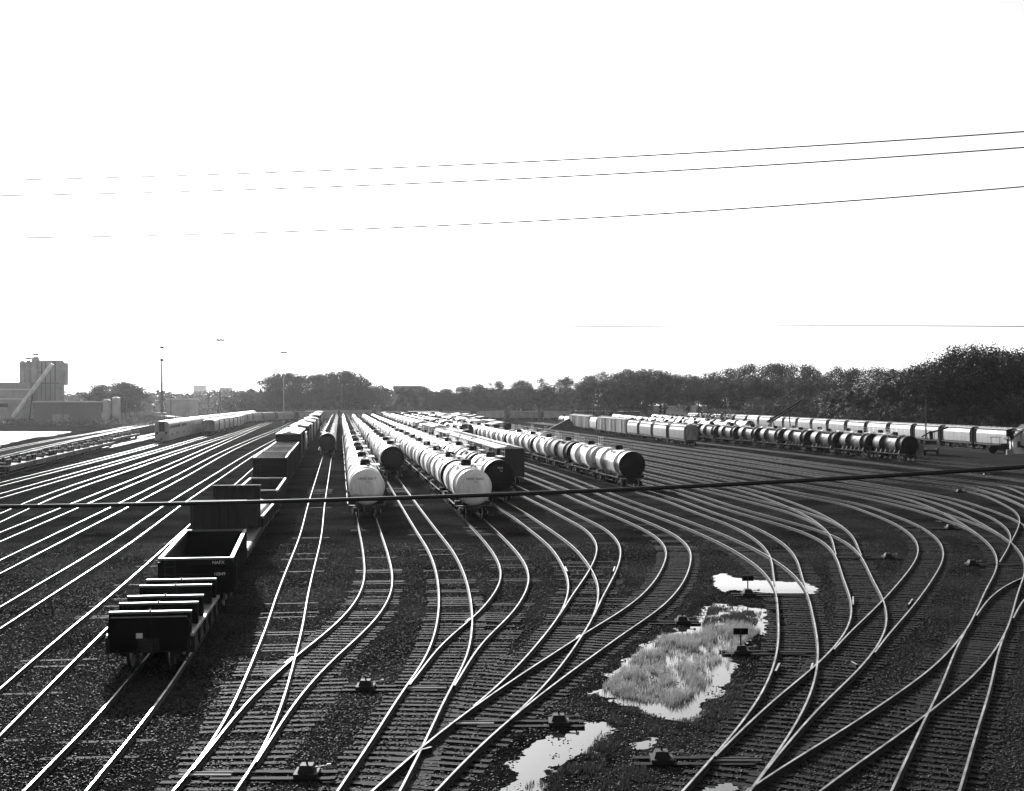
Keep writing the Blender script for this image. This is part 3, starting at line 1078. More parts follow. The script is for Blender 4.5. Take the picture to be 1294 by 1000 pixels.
G2 = 'tank cars in the middle rows'
lead_tank(TRACKS['T2'], 100.2, 'white', 'white', ('TANX 30217', '5-04', M['markd']), 'white tank car with pale grey end, first in the leftmost white-fronted row', G2)
row(TRACKS['T2'], 116.4, 545, ['tank_white', 'tank_white', 'tank_slim', 'tank_white', 'tank_slim', 'tank_white'], 'leftmost white-fronted tank row', G2, 2, default=['tank_white', 'tank_slim', 'tank_whiteblack', 'tank_grey'])
lead_tank(TRACKS['T3'], 151.4, 'white', 'black', ('TANX 4118', '4-99', M['drk2']), 'white tank car with a black end, leading the row between two white-fronted rows', G2)
row(TRACKS['T3'], 167.6, 545, [], 'tank row between two white-fronted rows', G2, 2, default=['tank_whiteblack', 'tank_slim', 'tank_white'])
lead_tank(TRACKS['T4'], 99.8, 'white', 'white', ('TANX 30462', '7-02', M['markd']), 'white tank car with pale grey end, overlapping the black-ended car to its right', G2)
row(TRACKS['T4'], 116, 545, ['tank_whiteblack', 'tank_white', 'tank_whiteblack', 'tank_white', 'tank_whiteblack', 'tank_whiteblack'], 'second white-fronted tank row from the left', G2, 2, default=['tank_white', 'tank_whiteblack', 'tank_grey', 'tank_slim'])
lead_tank(TRACKS['T5'], 116, 'white', 'black', ('TEIX', '2306', M['markw']), 'white tank car with black lettered end, between the pale-ended tank and the boxcar', G2)
row(TRACKS['T5'], 132.2, 545, ['tank_dark', 'tank_white', 'tank_whiteblack', 'tank_white'], 'black-lettered tank row left of the boxcars', G2, 2, default=['tank_white', 'tank_whiteblack', 'tank_white', 'tank_grey'])
row(TRACKS['T6'], 140, 530, ['box_dark', 'box_dark', 'hopper_grey', 'hopper_grey', 'box_dark', 'hopper_grey'], 'boxcar and hopper row in the centre', 'cars in the centre boxcar row', 1, default=['hopper_white', 'box_grey', 'hopper_grey', 'hopper_pale'])
row(TRACKS['T1'], 214, 545, ['tank_whiteblack'] * 2, 'tank row beside the open gondolas', G2, 1, near=230, default=['tank_white', 'tank_whiteblack'])
lead_tank(TRACKS['T9'], 135.2, 'silver', 'black', None, 'silver tank car with black end, nearest in the long row at centre right', 'tank cars in the long right-hand row')
row(TRACKS['T9'], 151.3, 545, ['tank_white', 'tank_brown', 'tank_white', 'tank_grey', 'tank_white', 'tank_whiteblack', 'tank_white'], 'long row behind the silver tank car', 'tank cars in the long right-hand row', 2, near=185, default=['tank_white', 'tank_whiteblack', 'tank_white'])
row(TRACKS['T7'], 235, 545, [], 'far row just right of the centre boxcars', 'cars far back in the yard', default=['tank_white', 'tank_grey', 'tank_whiteblack'])
row(TRACKS['T8'], 275, 545, [], 'far row just left of the silver-led row', 'cars far back in the yard', default=['tank_white', 'hopper_pale', 'tank_whiteblack'])
row(TRACKS['T10'], 217, 545, ['tank_white', 'tank_white', None, None, 'box_dark'], 'short row just right of the silver-led row', 'cars far back in the yard', default=['box_pale', 'tank_white', 'hopper_pale'])
row(TRACKS['T12'], 300, 545, ['box_dark', 'box_pale', 'hopper_pale', None], 'loose group beyond the silver-led row', 'cars far back in the yard', default=['hopper_pale', 'box_grey', 'tank_dark'])
row(TRACKS['T11'], 430, 545, ['hopper_white', 'box_grey'], 'far row beyond the loose group', 'cars far back in the yard', default=['hopper_white', 'box_grey', 'hopper_grey'])
row(TRACKS['T13'], 410, 545, ['box_dark'], 'far row left of the ribbed boxcars', 'cars far back in the yard', default=['box_dark', 'tank_whiteblack', 'box_grey', 'tank_dark'])
row(TRACKS['T15'], 455, 545, [], 'far row nearest the ribbed boxcars', 'cars far back in the yard', default=['tank_grey', 'box_dark', 'hopper_grey'])
row(TRACKS['T19'], 266, 450, ['hopper_grey', 'hopper_white', 'hopper_grey', 'hopper_white', 'box_grey', 'box_grey', 'box_grey', 'hopper_pale', 'box_grey', 'box_grey', 'box_grey'], 'hopper and boxcar row at centre right', 'cars in the hopper row at centre right', 1, near=300, mid=460)
row(TRACKS['R8'], 197, 470, [], 'short dark tank row at right', 'short dark tank cars at right', 1, near=212, mid=330, default=['tank_short'])
row(TRACKS['R8b'], 212, 470, [], 'white-topped tank row behind the dark tanks', 'white-topped tank cars at right', 1, near=0, mid=300, default=['tank_shortwhite'])
row(TRACKS['R9'], 150, 520, [], 'long white hopper row under the trees', 'white hoppers along the trees', 1, near=250, mid=400, default=['hopper_white', 'hopper_white', 'hopper_pale'])
row(TRACKS['H'], 285, 570, [], 'passenger train at left', 'passenger cars at left', 1, mid=340, default=['passenger'])
GP = Path([(p[0], p[1]) for p in PG])
row(TRACKS['G'], 343, 590, ['hopper_grey'], 'hopper train curving away at left', 'hoppers curving away at left', 1, mid=420, default=['hopper_white', 'hopper_grey', 'hopper_white'])
row(TRACKS['I'], 160, 250, [], 'near string of flatcars at left', 'low flatcars at left', 1, default='flat')
row(TRACKS['J'], 225, 310, [None, None, None], 'far string of flatcars at left', 'low flatcars at left', 1, default='flat')
# curved string of small tank cars far right of centre
CV = Path([(58, 330), (50, 400), (46, 450), (44, 520)])
row(CV, 335, 540, [], 'curved far row behind the right-hand hoppers', 'small tank cars in the far curve', 1, mid=300, default=['tank_shortwhite', 'tank_short', 'tank_grey'])
CV2 = Path([(66, 350), (62, 400), (60, 450), (60, 540)])
row(CV2, 352, 540, [], 'farthest curved tank row at centre right', 'small tank cars in the far curve', 1, mid=300, default=['tank_shortwhite', 'tank_grey', 'tank_short'])

# the string of cars that closes the yard, seen side on
def cross_row(x0, x1, yfun, kinds, rowname, group):
    x = x0; n = 1
    r = random.Random(5)
    while x < x1:
        kind = r.choice(kinds)
        o, _ = stock(kind, 2)
        y = yfun(x); sl = (yfun(x + 5) - yfun(x - 5)) / 10
        o.location = (x, y, RT)
        o.rotation_euler = (0, 0, math.atan2(sl, 1) - math.pi / 2)
        tag(o, '%s, %s from the left in the %s' % (CNAME[kind], ordn(n), rowname), CAT[kind.split('_')[0]], group)
        x += 16.6 * math.cos(math.atan(sl)); n += 1


cross_row(-92, 150, lambda x: 612 + 14 * math.tanh((x + 92) / 60) + .03 * (x + 92), ['hopper_white', 'hopper_grey', 'box_grey', 'box_dark'], 'string closing the yard', 'cars along the far edge of the yard')

# the row of open cars left of centre
A = TRACKS['A']
GA_ = 'open cars in the row left of centre'
o = partition_car(8.9); place(o, A, 49.0, .42); tag(o, 'dark low flatcar with five cross bulkheads, nearest car of all', 'flatcar', GA_)
o = gondola(12.2, 1.15, 2.5, M['black'], marks=[('NAFX', .2, .95, 2.3), ('10849', .2, 1.0, 1.8)]); place(o, A, 61.0); tag(o, 'open dark gondola with bright rim, behind the nearest flatcar', 'gondola', GA_)
o = bulkhead_flat(13.3); place(o, A, 75.4); tag(o, 'flatcar with two tall end bulkheads, behind the nearest open gondola', 'flatcar', GA_)
o = gondola(11.5, 1.15, 1.75, M['dark'], 'low_gondola', ribs=6); place(o, A, 88.9); tag(o, 'low-sided gondola carrying a pale wrapped load', 'gondola', GA_)
w = MB()
w.prism([(-1.2, 1.3), (1.35, 1.3), (1.2, 1.95), (.2, 2.35), (-.9, 2.1)], -4.9, 4.6)
w = w.build('wrapped_load', M['lumber'])
place(w, A, 88.9)
tag(w, 'pale tarpaulin-wrapped load lying in the low gondola', 'load')
o = gondola(15.5, 1.15, 2.55, M['dark']); place(o, A, 103.8); tag(o, 'open dark gondola with bright rim, directly before the tall dark cars', 'gondola', GA_)
row(A, 122.5, 545, ['chip', 'chip', 'chip', 'box_high', 'box_high'], 'row of open gondolas and tall cars', GA_, 6, near=190, mid=320, default=['box_high', 'hopper_grey', 'box_high', 'box_grey'])

# ---------------------------------------------------------------- switch stands
def switch_stand(px, py, side, rod, label, target=False, big=False):
    """stand on two long headblock ties; side -1/+1 = which side the rails lie; rod = length to the far rail"""
    p = gp(px, py, 0.05)
    root = empty('switch_stand', (p.x, p.y, 0))
    root.scale = (1, .9, .85)
    t = MB()
    for dy in (-.32, .32):
        t.box(-.75 if side > 0 else -2.4, 2.4 if side > 0 else .75, dy - .13, dy + .13, -.02, .085)
    t.build('headblock_tie', M['tie'], root)
    b = MB()
    b.box(-.3, .3, -.38, .38, .086, .2)
    b.add([(-.22, -.25, .2), (.22, -.25, .2), (.22, .25, .2), (-.22, .25, .2), (-.16, -.18, .4), (.16, -.18, .4), (.16, .18, .4), (-.16, .18, .4)],
          [(4, 5, 6, 7), (0, 1, 5, 4), (1, 2, 6, 5), (2, 3, 7, 6), (3, 0, 4, 7)])
    b.build('base', M['under'], root)
    l = MB()
    l.cyl((.1, 0, .28), (.5, .1, .32), .025, 8)
    l.cyl((.5, .1, .32), (.6, .11, .33), .06, 8)
    l.build('lever', M['steel'], root)
    m_ = MB()
    hgt = 1.15 if target else .55
    m_.cyl((0, 0, .38), (0, 0, hgt), .03, 8)
    ms = m_.build('mast', M['under'], root)
    if target:
        g = MB()
        g.box(-.28, .28, -.015, .015, hgt - .28, hgt)
        g.build('target', M['black'], root)
    if rod:
        r_ = MB()
        x0, x1 = (1.0, rod) if side > 0 else (-rod, -1.0)
        r_.cyl((x0, 0, .13), (x1, 0, .13), .03, 8)
        xa, xb = (rod - 1.45, rod) if side > 0 else (-rod, -rod + 1.45)
        r_.build('throw_rod', M['under'], root)
        pt_ = MB(); pt_.box(xa + .06, xb - .06, -.16, .13, .09, .13); pt_.build('gauge_plate', M['lot'] if big else M['rim'], root)
    return tag(root, label, 'switch stand', 'switch stands beside the turnouts')


switch_stand(388, 980, -1, 3.3, 'black switch stand between the first two turnouts at the bottom edge', big=True)
switch_stand(462, 870, 1, 2.75, 'switch stand with pale lever, left of the second turnout', big=True)
switch_stand(706, 915, -1, 3.3, 'switch stand on long timbers beside the lower white puddle', big=True)
switch_stand(836, 962, 1, 2.7, 'switch stand among weeds left of the bottom turnout, nearest the right puddle edge')
switch_stand(936, 825, 1, 2.85, 'switch stand with square target beside the large reedy puddle', True)
switch_stand(862, 787, -1, 3.35, 'dark switch stand at the top left tip of the reedy puddle')
switch_stand(945, 752, 1, 2.85, 'switch stand with square target standing in the small upper puddle', True)
switch_stand(1122, 705, -1, 3.1, 'low switch stand between the loop track and the double turnout')
switch_stand(1228, 714, 1, 2.9, 'switch stand in the shade inside the right-hand curve')
switch_stand(1200, 668, -1, 0, 'switch stand on dark timbers above the loop track bend')
switch_stand(1212, 622, 1, 0, 'small switch stand below the black cable at far right')
switch_stand(1245, 601, 1, 0, 'small switch stand just under the black cable beside the asphalt')


def guard(px, py, px2, py2, label):
    a, b = gp(px, py), gp(px2, py2)
    mb = MB()
    d = (b - a).normalized(); n = Vector((-d.y, d.x, 0)) * .035
    q = []
    for z in (.03, RT + .004):
        for p in (a - n, b - n, b + n, a + n):
            q.append((p.x, p.y, z))
    mb.add(q, [(0, 3, 2, 1), (0, 1, 5, 4), (1, 2, 6, 5), (2, 3, 7, 6), (3, 0, 4, 7)], 0)
    mb.add(q[4:], [(0, 1, 2, 3)], 1)
    o = mb.build('guard_rail', [M['rust'], M['top']])
    tag(o, label, 'guard rail', 'short guard rails at the frogs')


guard(522, 950, 545, 944, 'short guard rail at the frog of the bottom centre crossing')
guard(980, 848, 985, 838, 'short guard rail left of the crossing by the reedy puddle')
guard(1025, 845, 1027, 838, 'short guard rail at the crossing right of the reedy puddle')
guard(1076, 836, 1083, 840, 'short guard rail low inside the loop track junction')
guard(1078, 764, 1078, 754, 'short guard rail above the loop track crossing')
guard(1148, 764, 1153, 757, 'short guard rail on the outside of the loop track')
guard(588, 786, 594, 781, 'short guard rail at the frog of the second turnout')
guard(728, 806, 733, 802, 'short guard rail at the third turnout crossing')
guard(775, 722, 777, 716, 'short guard rail beside the upper centre curve')
guard(714, 716, 717, 722, 'short guard rail left of the upper centre crossing')
guard(360, 838, 370, 830, 'short guard rail at the frog of the leftmost turnout')

# ---------------------------------------------------------------- puddles, reeds, ballast
def poly_px(l):
    return [gp(x, y, 0.0)[:2] for x, y in l]


PU = [
    [(903, 745), (906, 733), (913, 726), (935, 732), (960, 735), (985, 736), (1015, 738), (1032, 746), (1026, 752), (985, 752), (950, 749), (925, 748), (915, 751)],
    [(750, 877), (766, 858), (800, 828), (836, 805), (868, 792), (882, 782), (892, 774), (900, 764), (930, 766), (966, 770), (968, 795), (962, 802), (945, 812), (925, 828), (930, 842), (924, 858), (912, 872), (894, 886), (882, 902), (866, 913), (850, 910), (820, 900), (780, 888)],
    [(770, 914), (742, 914), (735, 922), (712, 926), (690, 932), (672, 936), (664, 952), (650, 970), (632, 1000), (600, 1040), (650, 1050), (680, 1000), (690, 975), (722, 958), (750, 952), (752, 938), (772, 922)],
    [(800, 946), (812, 934), (830, 932), (828, 940), (812, 948)],
    [(900, 998), (905, 994), (922, 993), (930, 1000), (926, 1010), (900, 1010)],
]

def vn(x, y, f):
    """smooth value noise on arrays"""
    x, y = x * f, y * f
    xi, yi = np.floor(x), np.floor(y)
    fx, fy = x - xi, y - yi
    fx, fy = fx * fx * (3 - 2 * fx), fy * fy * (3 - 2 * fy)
    def h(a_, b_):
        v = np.sin(a_ * 127.1 + b_ * 311.7) * 43758.5453
        return v - np.floor(v)
    return (h(xi, yi) * (1 - fx) + h(xi + 1, yi) * fx) * (1 - fy) + (h(xi, yi + 1) * (1 - fx) + h(xi + 1, yi + 1) * fx) * fy


def sdist(X, Y, poly):
    d = np.full(X.shape, 1e9); ins = np.zeros(X.shape, bool)
    n = len(poly)
    for i in range(n):
        x0, y0 = poly[i]; x1, y1 = poly[(i + 1) % n]
        ex, ey = x1 - x0, y1 - y0
        t_ = np.clip(((X - x0) * ex + (Y - y0) * ey) / (ex * ex + ey * ey + 1e-9), 0, 1)
        d = np.minimum(d, np.hypot(X - x0 - t_ * ex, Y - y0 - t_ * ey))
        c = ((y0 > Y) != (y1 > Y)) & (X < (x1 - x0) * (Y - y0) / (y1 - y0 + 1e-12) + x0)
        ins ^= c
    return np.where(ins, -d, d)


def grid_mesh(name, X, Y, Z, mask, m, kind='structure', smooth=True):
    ny, nx = X.shape
    idx = np.arange(nx * ny).reshape(ny, nx)
    q = np.stack([idx[:-1, :-1], idx[:-1, 1:], idx[1:, 1:], idx[1:, :-1]], axis=-1)[mask]
    used, inv = np.unique(q, return_inverse=True)
    V = np.stack([X.ravel()[used], Y.ravel()[used], Z.ravel()[used]], axis=1)
    me = bpy.data.meshes.new(name)
    me.vertices.add(len(V)); me.vertices.foreach_set('co', V.ravel())
    me.loops.add(inv.size); me.loops.foreach_set('vertex_index', inv.ravel())
    me.polygons.add(len(q)); me.polygons.foreach_set('loop_start', np.arange(len(q)) * 4)
    me.update(calc_edges=True)
    me.polygons.foreach_set('use_smooth', [smooth] * len(q))
    me.materials.append(m)
    o = bpy.data.objects.new(name, me)
    COL.objects.link(o)
    tag(o, kind=kind)
    return o


for k, pl in enumerate(PU):
    P = poly_px(pl)
    xs = [p[0] for p in P]; ys = [p[1] for p in P]
    st = .09
    X, Y = np.meshgrid(np.arange(min(xs) - 1.6, max(xs) + 1.6, st), np.arange(min(ys) - 1.8, max(ys) + 1.8, st))
    sd_ = sdist(X, Y, P)
    nz = (vn(X, Y, .9) - .5) * .5 + (vn(X, Y, 2.6) - .5) * .35 + (vn(X, Y, 7.0) - .5) * .2
    zb = .052 if k in (0, 4) else 0.0
    wz = zb + .012
    # muddy bed and margin: dips under the water inside, rises in a soft noisy lip outside
    e_ = sd_ + nz * 1.1
    hz0 = wz + np.clip(e_ * .05, -.05, .022) + (vn(X, Y, 11.0) - .5) * .008
    out = np.clip((sd_ - .75) / .5, 0, 1)
    hz0 = hz0 * (1 - out) + out * -.03
    other = np.zeros(X.shape, bool)
    cell = lambda a_: (a_[:-1, :-1] + a_[1:, 1:]) / 2
    if k not in (0, 4):
        grid_mesh('mud_margin', X, Y, hz0 + .0006 * k, cell(sd_) < 1.25, M['mud'])
        grid_mesh('puddle', X, Y, np.full(X.shape, wz), cell(sd_) < .62, M['water'])
    else:
        grid_mesh('puddle', X, Y, np.full(X.shape, wz), cell(sd_ + nz * .9) < 0, M['water'])


def inside(pt, poly):
    x, y = pt; c = False
    n = len(poly)
    for i in range(n):
        x0, y0 = poly[i]; x1, y1 = poly[(i + 1) % n]
        if (y0 > y) != (y1 > y) and x < (x1 - x0) * (y - y0) / (y1 - y0) + x0:
            c = not c
    return c


def vnoise(x, y, s):
    # cheap smooth value noise
    x, y = x * s, y * s
    xi, yi = math.floor(x), math.floor(y)
    fx, fy = x - xi, y - yi
    fx, fy = fx * fx * (3 - 2 * fx), fy * fy * (3 - 2 * fy)
    def h(a, b):
        v = math.sin(a * 127.1 + b * 311.7) * 43758.5453
        return v - math.floor(v)
    return (h(xi, yi) * (1 - fx) + h(xi + 1, yi) * fx) * (1 - fy) + (h(xi, yi + 1) * (1 - fx) + h(xi + 1, yi + 1) * fx) * fy


def blades(name, polys, n, hmin, hmax, wid, m, thr, label=None):
    P = [poly_px(p) for p in polys]
    mb_v = []; mb_f = []
    r = random.Random(3)
    for poly in P:
        xs = [p[0] for p in poly]; ys = [p[1] for p in poly]
        x0, x1, y0, y1 = min(xs), max(xs), min(ys), max(ys)
        for _ in range(n):
            x, y = r.uniform(x0, x1), r.uniform(y0, y1)
            if not inside((x, y), poly): continue
            q = vnoise(x, y * .6, .6) * .28 + vnoise(x, y * .5, 1.9) * .36 + vnoise(x, y * .6, 5.0) * .36
            if q < thr + r.uniform(-.08, .08): continue
            h = (hmin + (hmax - hmin) * vnoise(x, y, 1.1) ) * r.uniform(.6, 1.15); a = r.uniform(0, math.pi); lx, ly = r.gauss(.12, .28) * h, r.gauss(0, .28) * h
            w = wid * r.uniform(.6, 1.2); c, s_ = math.cos(a) * w, math.sin(a) * w
            k = len(mb_v)
            mb_v += [(x - c, y - s_, 0), (x + c, y + s_, 0), (x + lx * .4 + c * .6, y + ly * .4 + s_ * .6, h * .6), (x + lx * .4 - c * .6, y + ly * .4 - s_ * .6, h * .6), (x + lx, y + ly, h)]
            mb_f += [(k, k + 1, k + 2, k + 3), (k + 3, k + 2, k + 4)]
    mb = MB(); mb.add(mb_v, mb_f)
    o = mb.build(name, m)
    tag(o, label, 'grass', kind='stuff')
    return o


blades('reeds', [[(760, 872), (800, 832), (838, 806), (885, 800), (920, 786), (962, 800), (940, 815), (925, 830), (922, 842), (900, 860), (880, 880), (850, 895), (790, 884)]], 56000, .12, .42, .010, M['reed'], .455, 'pale reeds growing out of the large puddle')
blades('marsh_grass', [[(720, 975), (760, 925), (775, 900), (800, 895), (840, 912), (840, 925), (820, 935), (800, 950), (760, 965)], [(895, 770), (900, 764), (930, 768), (962, 776), (955, 790), (920, 796), (885, 796)], [(640, 1010), (680, 985), (730, 965), (800, 960), (850, 1000), (860, 1030), (650, 1040)], [(840, 915), (880, 905), (930, 860), (945, 860), (930, 900), (900, 940), (850, 935)]], 14000, .04, .2, .011, M['weed'], .46, 'darker marsh grass round the edges of the puddles')


def tufts():
    r = random.Random(21)
    V = []; Fc = []
    for _ in range(420):
        Y0 = 30 * (115 / 30) ** r.random()
        X0 = r.uniform(-.4, .42) * Y0
        if vnoise(X0, Y0, .12) < .42: continue
        for _b in range(r.randint(10, 45)):
            x, y = X0 + r.gauss(0, .22), Y0 + r.gauss(0, .3)
            h = r.uniform(.05, .2); a = r.uniform(0, 3.14); w = .012; c, s_ = math.cos(a) * w, math.sin(a) * w
            k = len(V)
            V += [(x - c, y - s_, 0), (x + c, y + s_, 0), (x + r.gauss(0, .06), y + r.gauss(0, .06), h)]
            Fc.append((k, k + 1, k + 2))
    mb = MB(); mb.add(V, Fc)
    tag(mb.build('weeds', M['weed']), 'small weeds sprouting here and there between the tracks', 'weeds', kind='stuff')


tufts()


def ballast():
    """loose stones over the near yard"""
    mb = MB()
    protos = []
    r = random.Random(11)
    for q in range(4):
        v = [Vector((r.gauss(0, 1), r.gauss(0, 1), r.gauss(0, 1))).normalized() for _ in range(8)]
        import bmesh
        bm = bmesh.new()
        for p in v:
            bm.verts.new((p.x * r.uniform(.7, 1.1), p.y * r.uniform(.7, 1.1), p.z * r.uniform(.5, .8)))
        bmesh.ops.convex_hull(bm, input=bm.verts)
        bm.verts.ensure_lookup_table()
        vv = np.array([w.co[:] for w in bm.verts]); ff = [[w.index for w in f.verts] for f in bm.faces]
        bm.free()
        protos.append((vv, ff))
    N = 150000
    u = rng.random(N)
    ylo, yhi = 27.0, 85.0
    # more stones close by: density falls with distance
    Y = ylo * (yhi / ylo) ** (u ** 0.85)
    X = (rng.random(N) * 2 - 1) * (Y * .43 + 1)
    V = []; FA = []; MI = []
    pud = [poly_px(p) for p in PU]
    off = 0
    keep = []
    for i in range(N):
        x, y = X[i], Y[i]
        if x > -2 and any(inside((x, y), pl) for pl in pud) and (vnoise(x, y, 1.7) < .62 or rng.random() < .7):
            continue
        d = vnoise(x, y, .35) * .6 + vnoise(x, y, 1.3) * .4
        if rng.random() > .25 + d: continue
        keep.append(i)
    sz = rng.uniform(.018, .05, N)
    vl = []; loops = []; starts = []; totals = []
    cur = 0; ls = 0
    for i in keep:
        vv, ff = protos[i % 4]
        a = rng.random() * 6.28
        c, s_ = math.cos(a), math.sin(a)
        p = vv * sz[i]
        q = np.empty_like(p)
        q[:, 0] = p[:, 0] * c - p[:, 1] * s_ + X[i]
        q[:, 1] = p[:, 0] * s_ + p[:, 1] * c + Y[i]
        q[:, 2] = p[:, 2] + sz[i] * .35 + (.03 if i % 5 < 2 else 0)
        vl.append(q)
        for f in ff:
            starts.append(ls); totals.append(len(f)); ls += len(f)
            loops.extend([k + cur for k in f])
        cur += len(vv)
    co = np.concatenate(vl)
    me = bpy.data.meshes.new('ballast')
    me.vertices.add(len(co)); me.vertices.foreach_set('co', co.ravel())
    me.loops.add(len(loops)); me.loops.foreach_set('vertex_index', loops)
    me.polygons.add(len(starts)); me.polygons.foreach_set('loop_start', starts)
    me.update(calc_edges=True)
    me.materials.append(M['stone'])
    o = bpy.data.objects.new('ballast', me)
    COL.objects.link(o)
    tag(o, 'loose dark ballast stones strewn between the tracks', 'ballast', kind='stuff')


ballast()

# ---------------------------------------------------------------- trees
def crown_mesh(seed, leaf, n_leaf, wide=1.0, low=.12):
    """unit-height tree crown made of leaf clumps"""
    r = np.random.default_rng(seed)
    nl = 26
    C = []
    for _ in range(nl):
        z = r.uniform(low + .12, .9)
        t = (z - low) / (1 - low)
        rad = .36 * wide * math.sin(math.pi * min(1, max(.08, t * .86 + .12))) ** .7
        a = r.uniform(0, 2 * math.pi); q = math.sqrt(r.uniform(.1, 1)) * rad
        C.append((q * math.cos(a), q * math.sin(a), z, r.uniform(.085, .17)))
    C.append((0, 0, .88, .12)); C.append((.03, 0, .7, .18)); C.append((-.03, 0, .5, .2))
    C = np.array(C)
    idx = r.integers(0, len(C), n_leaf)
    d = r.normal(size=(n_leaf, 3)); d /= np.linalg.norm(d, axis=1)[:, None]
    rad = C[idx, 3] * (r.random(n_leaf) ** .33) * r.uniform(.9, 1.03, n_leaf)
    P = C[idx, :3] + d * rad[:, None]
    nrm = d + r.normal(size=(n_leaf, 3)) * .35
    nrm /= np.linalg.norm(nrm, axis=1)[:, None]
    up = r.normal(size=(n_leaf, 3))
    t1 = np.cross(nrm, up); t1 /= np.linalg.norm(t1, axis=1)[:, None]
    t2 = np.cross(nrm, t1)
    s_ = leaf * r.uniform(.6, 1.3, n_leaf)[:, None]
    V = np.stack([P - t1 * s_, P + t2 * s_ * .6, P + t1 * s_, P - t2 * s_ * .6], axis=1).reshape(-1, 3)
    me = bpy.data.meshes.new('crown')
    me.vertices.add(len(V)); me.vertices.foreach_set('co', V.ravel())
    n = n_leaf
    me.loops.add(n * 4); me.loops.foreach_set('vertex_index', np.arange(n * 4))
    me.polygons.add(n); me.polygons.foreach_set('loop_start', np.arange(n) * 4)
    me.update(calc_edges=True)
    return me


def trunk_mesh(seed):
    r = random.Random(seed)
    mb = MB()
    mb.cyl((0, 0, 0), (.01, 0, .35), .022, 8, r1=.015)
    mb.cyl((.01, 0, .35), (0, .01, .75), .015, 7, r1=.006)
    for k in range(7):
        z = .2 + k * .075
        a = r.uniform(0, 6.28); l = r.uniform(.16, .27)
        mb.cyl((.005, 0, z), (math.cos(a) * l, math.sin(a) * l, z + r.uniform(.1, .2)), .009, 5, r1=.003)
    o = mb.build('trunk', M['bark'])
    me = o.data
    bpy.data.objects.remove(o)
    return me


CR = []
for k in range(7):
    me = crown_mesh(100 + k, .0115, 6500, wide=(1.0, 1.2, .85, 1.1, .95, 1.3, 1.05)[k])
    me.materials.append(M['leaf'])
    CR.append(me)
CRP = []
for k in range(2):
    me = crown_mesh(200 + k, .013, 4000, wide=1.25, low=.05)
    me.materials.append(M['leaf2'])
    CRP.append(me)
TR = [trunk_mesh(k) for k in range(4)]
TREE_N = [0]
groups = {}


def tree(x, y, h, where, pale=False, w=1.0):
    k = TREE_N[0]; TREE_N[0] += 1
    r = random.Random(k)
    root = empty('broadleaf_tree', (x, y, 0), r.uniform(0, 6.28))
    c = bpy.data.objects.new('crown', (CRP if pale else CR)[r.randrange(2 if pale else 7)])
    COL.objects.link(c); c.parent = root
    c.scale = (h * w, h * w, h)
    t = bpy.data.objects.new('trunk', TR[r.randrange(4)])
    COL.objects.link(t); t.parent = root
    t.scale = (h, h, h)
    groups.setdefault(where, []).append((x, root, pale))
    return root


def treeline(xs, Y, where, rows=2, dy=14, spacing=9.5, jit=.10, pale_p=.0, w=1.0, drop=0.0):
    """xs: list of (photo x, photo y of the tree tops) at distance Y"""
    r = random.Random(where)
    px = [a for a, _ in xs]; py = [b for _, b in xs]
    for k in range(rows):
        yy = Y + k * dy
        X = (px[0] - 647) * yy / F + r.uniform(0, 4)
        while X < (px[-1] - 647) * yy / F:
            q = 647 + X * F / yy
            top = float(np.interp(q, px, py))
            hgt = (YH - top) * yy / F + H + RT
            hgt *= 1.05 + r.uniform(-jit, jit * .35) - (drop if k == 0 else 0)
            tree(X, yy + r.uniform(-4, 4), max(5, hgt), where, r.random() < pale_p, w * r.uniform(.9, 1.15))
            X += spacing * r.uniform(.75, 1.2)


treeline([(336, 478), (345, 474), (370, 470), (400, 470), (425, 469), (450, 472), (475, 478), (486, 483)], 645, 'clump of trees left of centre', rows=3, dy=12, spacing=10, w=1.15)
treeline([(505, 492), (520, 488), (545, 489), (560, 490)], 680, 'small clump right of the centre gap', rows=2, spacing=11)
treeline([(556, 491), (585, 484), (600, 485), (640, 491), (690, 488), (720, 490), (760, 484)], 660, 'lower trees behind the yard centre', rows=2, spacing=10)
treeline([(600, 483), (650, 482), (700, 476), (750, 471), (790, 466), (830, 468), (880, 474), (900, 466), (940, 461), (1000, 462), (1040, 461), (1080, 465), (1120, 463), (1160, 466), (1200, 466)], 740, 'tall wood on the skyline', rows=2, dy=18, spacing=13, w=1.1)
treeline([(740, 484), (790, 474), (830, 470), (870, 476), (920, 478), (980, 477), (1040, 476)], 600, 'dark wood behind the right-hand hoppers', rows=2, dy=14, spacing=10, w=1.1)
treeline([(955, 503), (990, 500), (1020, 503), (1050, 496), (1090, 492), (1120, 482), (1160, 478), (1200, 470)], 480, 'trees above the white hopper row', rows=2, dy=12, spacing=8.5, pale_p=.25, w=1.1)
treeline([(1060, 492), (1100, 486), (1140, 476), (1170, 465), (1200, 452), (1222, 442), (1238, 432), (1260, 440), (1294, 445), (1330, 446), (1420, 440)], 370, 'tall dark trees at the right edge', rows=3, dy=11, spacing=8, w=1.15)
treeline([(1075, 512), (1110, 509), (1150, 508), (1200, 512), (1240, 510), (1262, 509), (1280, 498), (1300, 494), (1380, 498)], 300 + 45, 'bushy trees below the right-hand wood', rows=1, spacing=6.5, pale_p=.5, w=1.2)
treeline([(124, 486), (140, 481), (160, 484), (172, 492), (176, 498)], 620, 'trees beside the concrete plant', rows=3, dy=6, spacing=6, w=1.3)
treeline([(284, 504), (300, 498), (316, 497), (330, 494)], 625, 'hazy bushes right of the lamp mast', rows=2, dy=8, spacing=7, pale_p=.6, w=1.3)
for where, lst in groups.items():
    lst.sort(key=lambda t: t[0])
    for i, (x, o, pale) in enumerate(lst):
        tag(o, '%s tree, %s from left in the %s' % ('pale' if pale else 'dark', ordn(i + 1), where), 'tree', where)


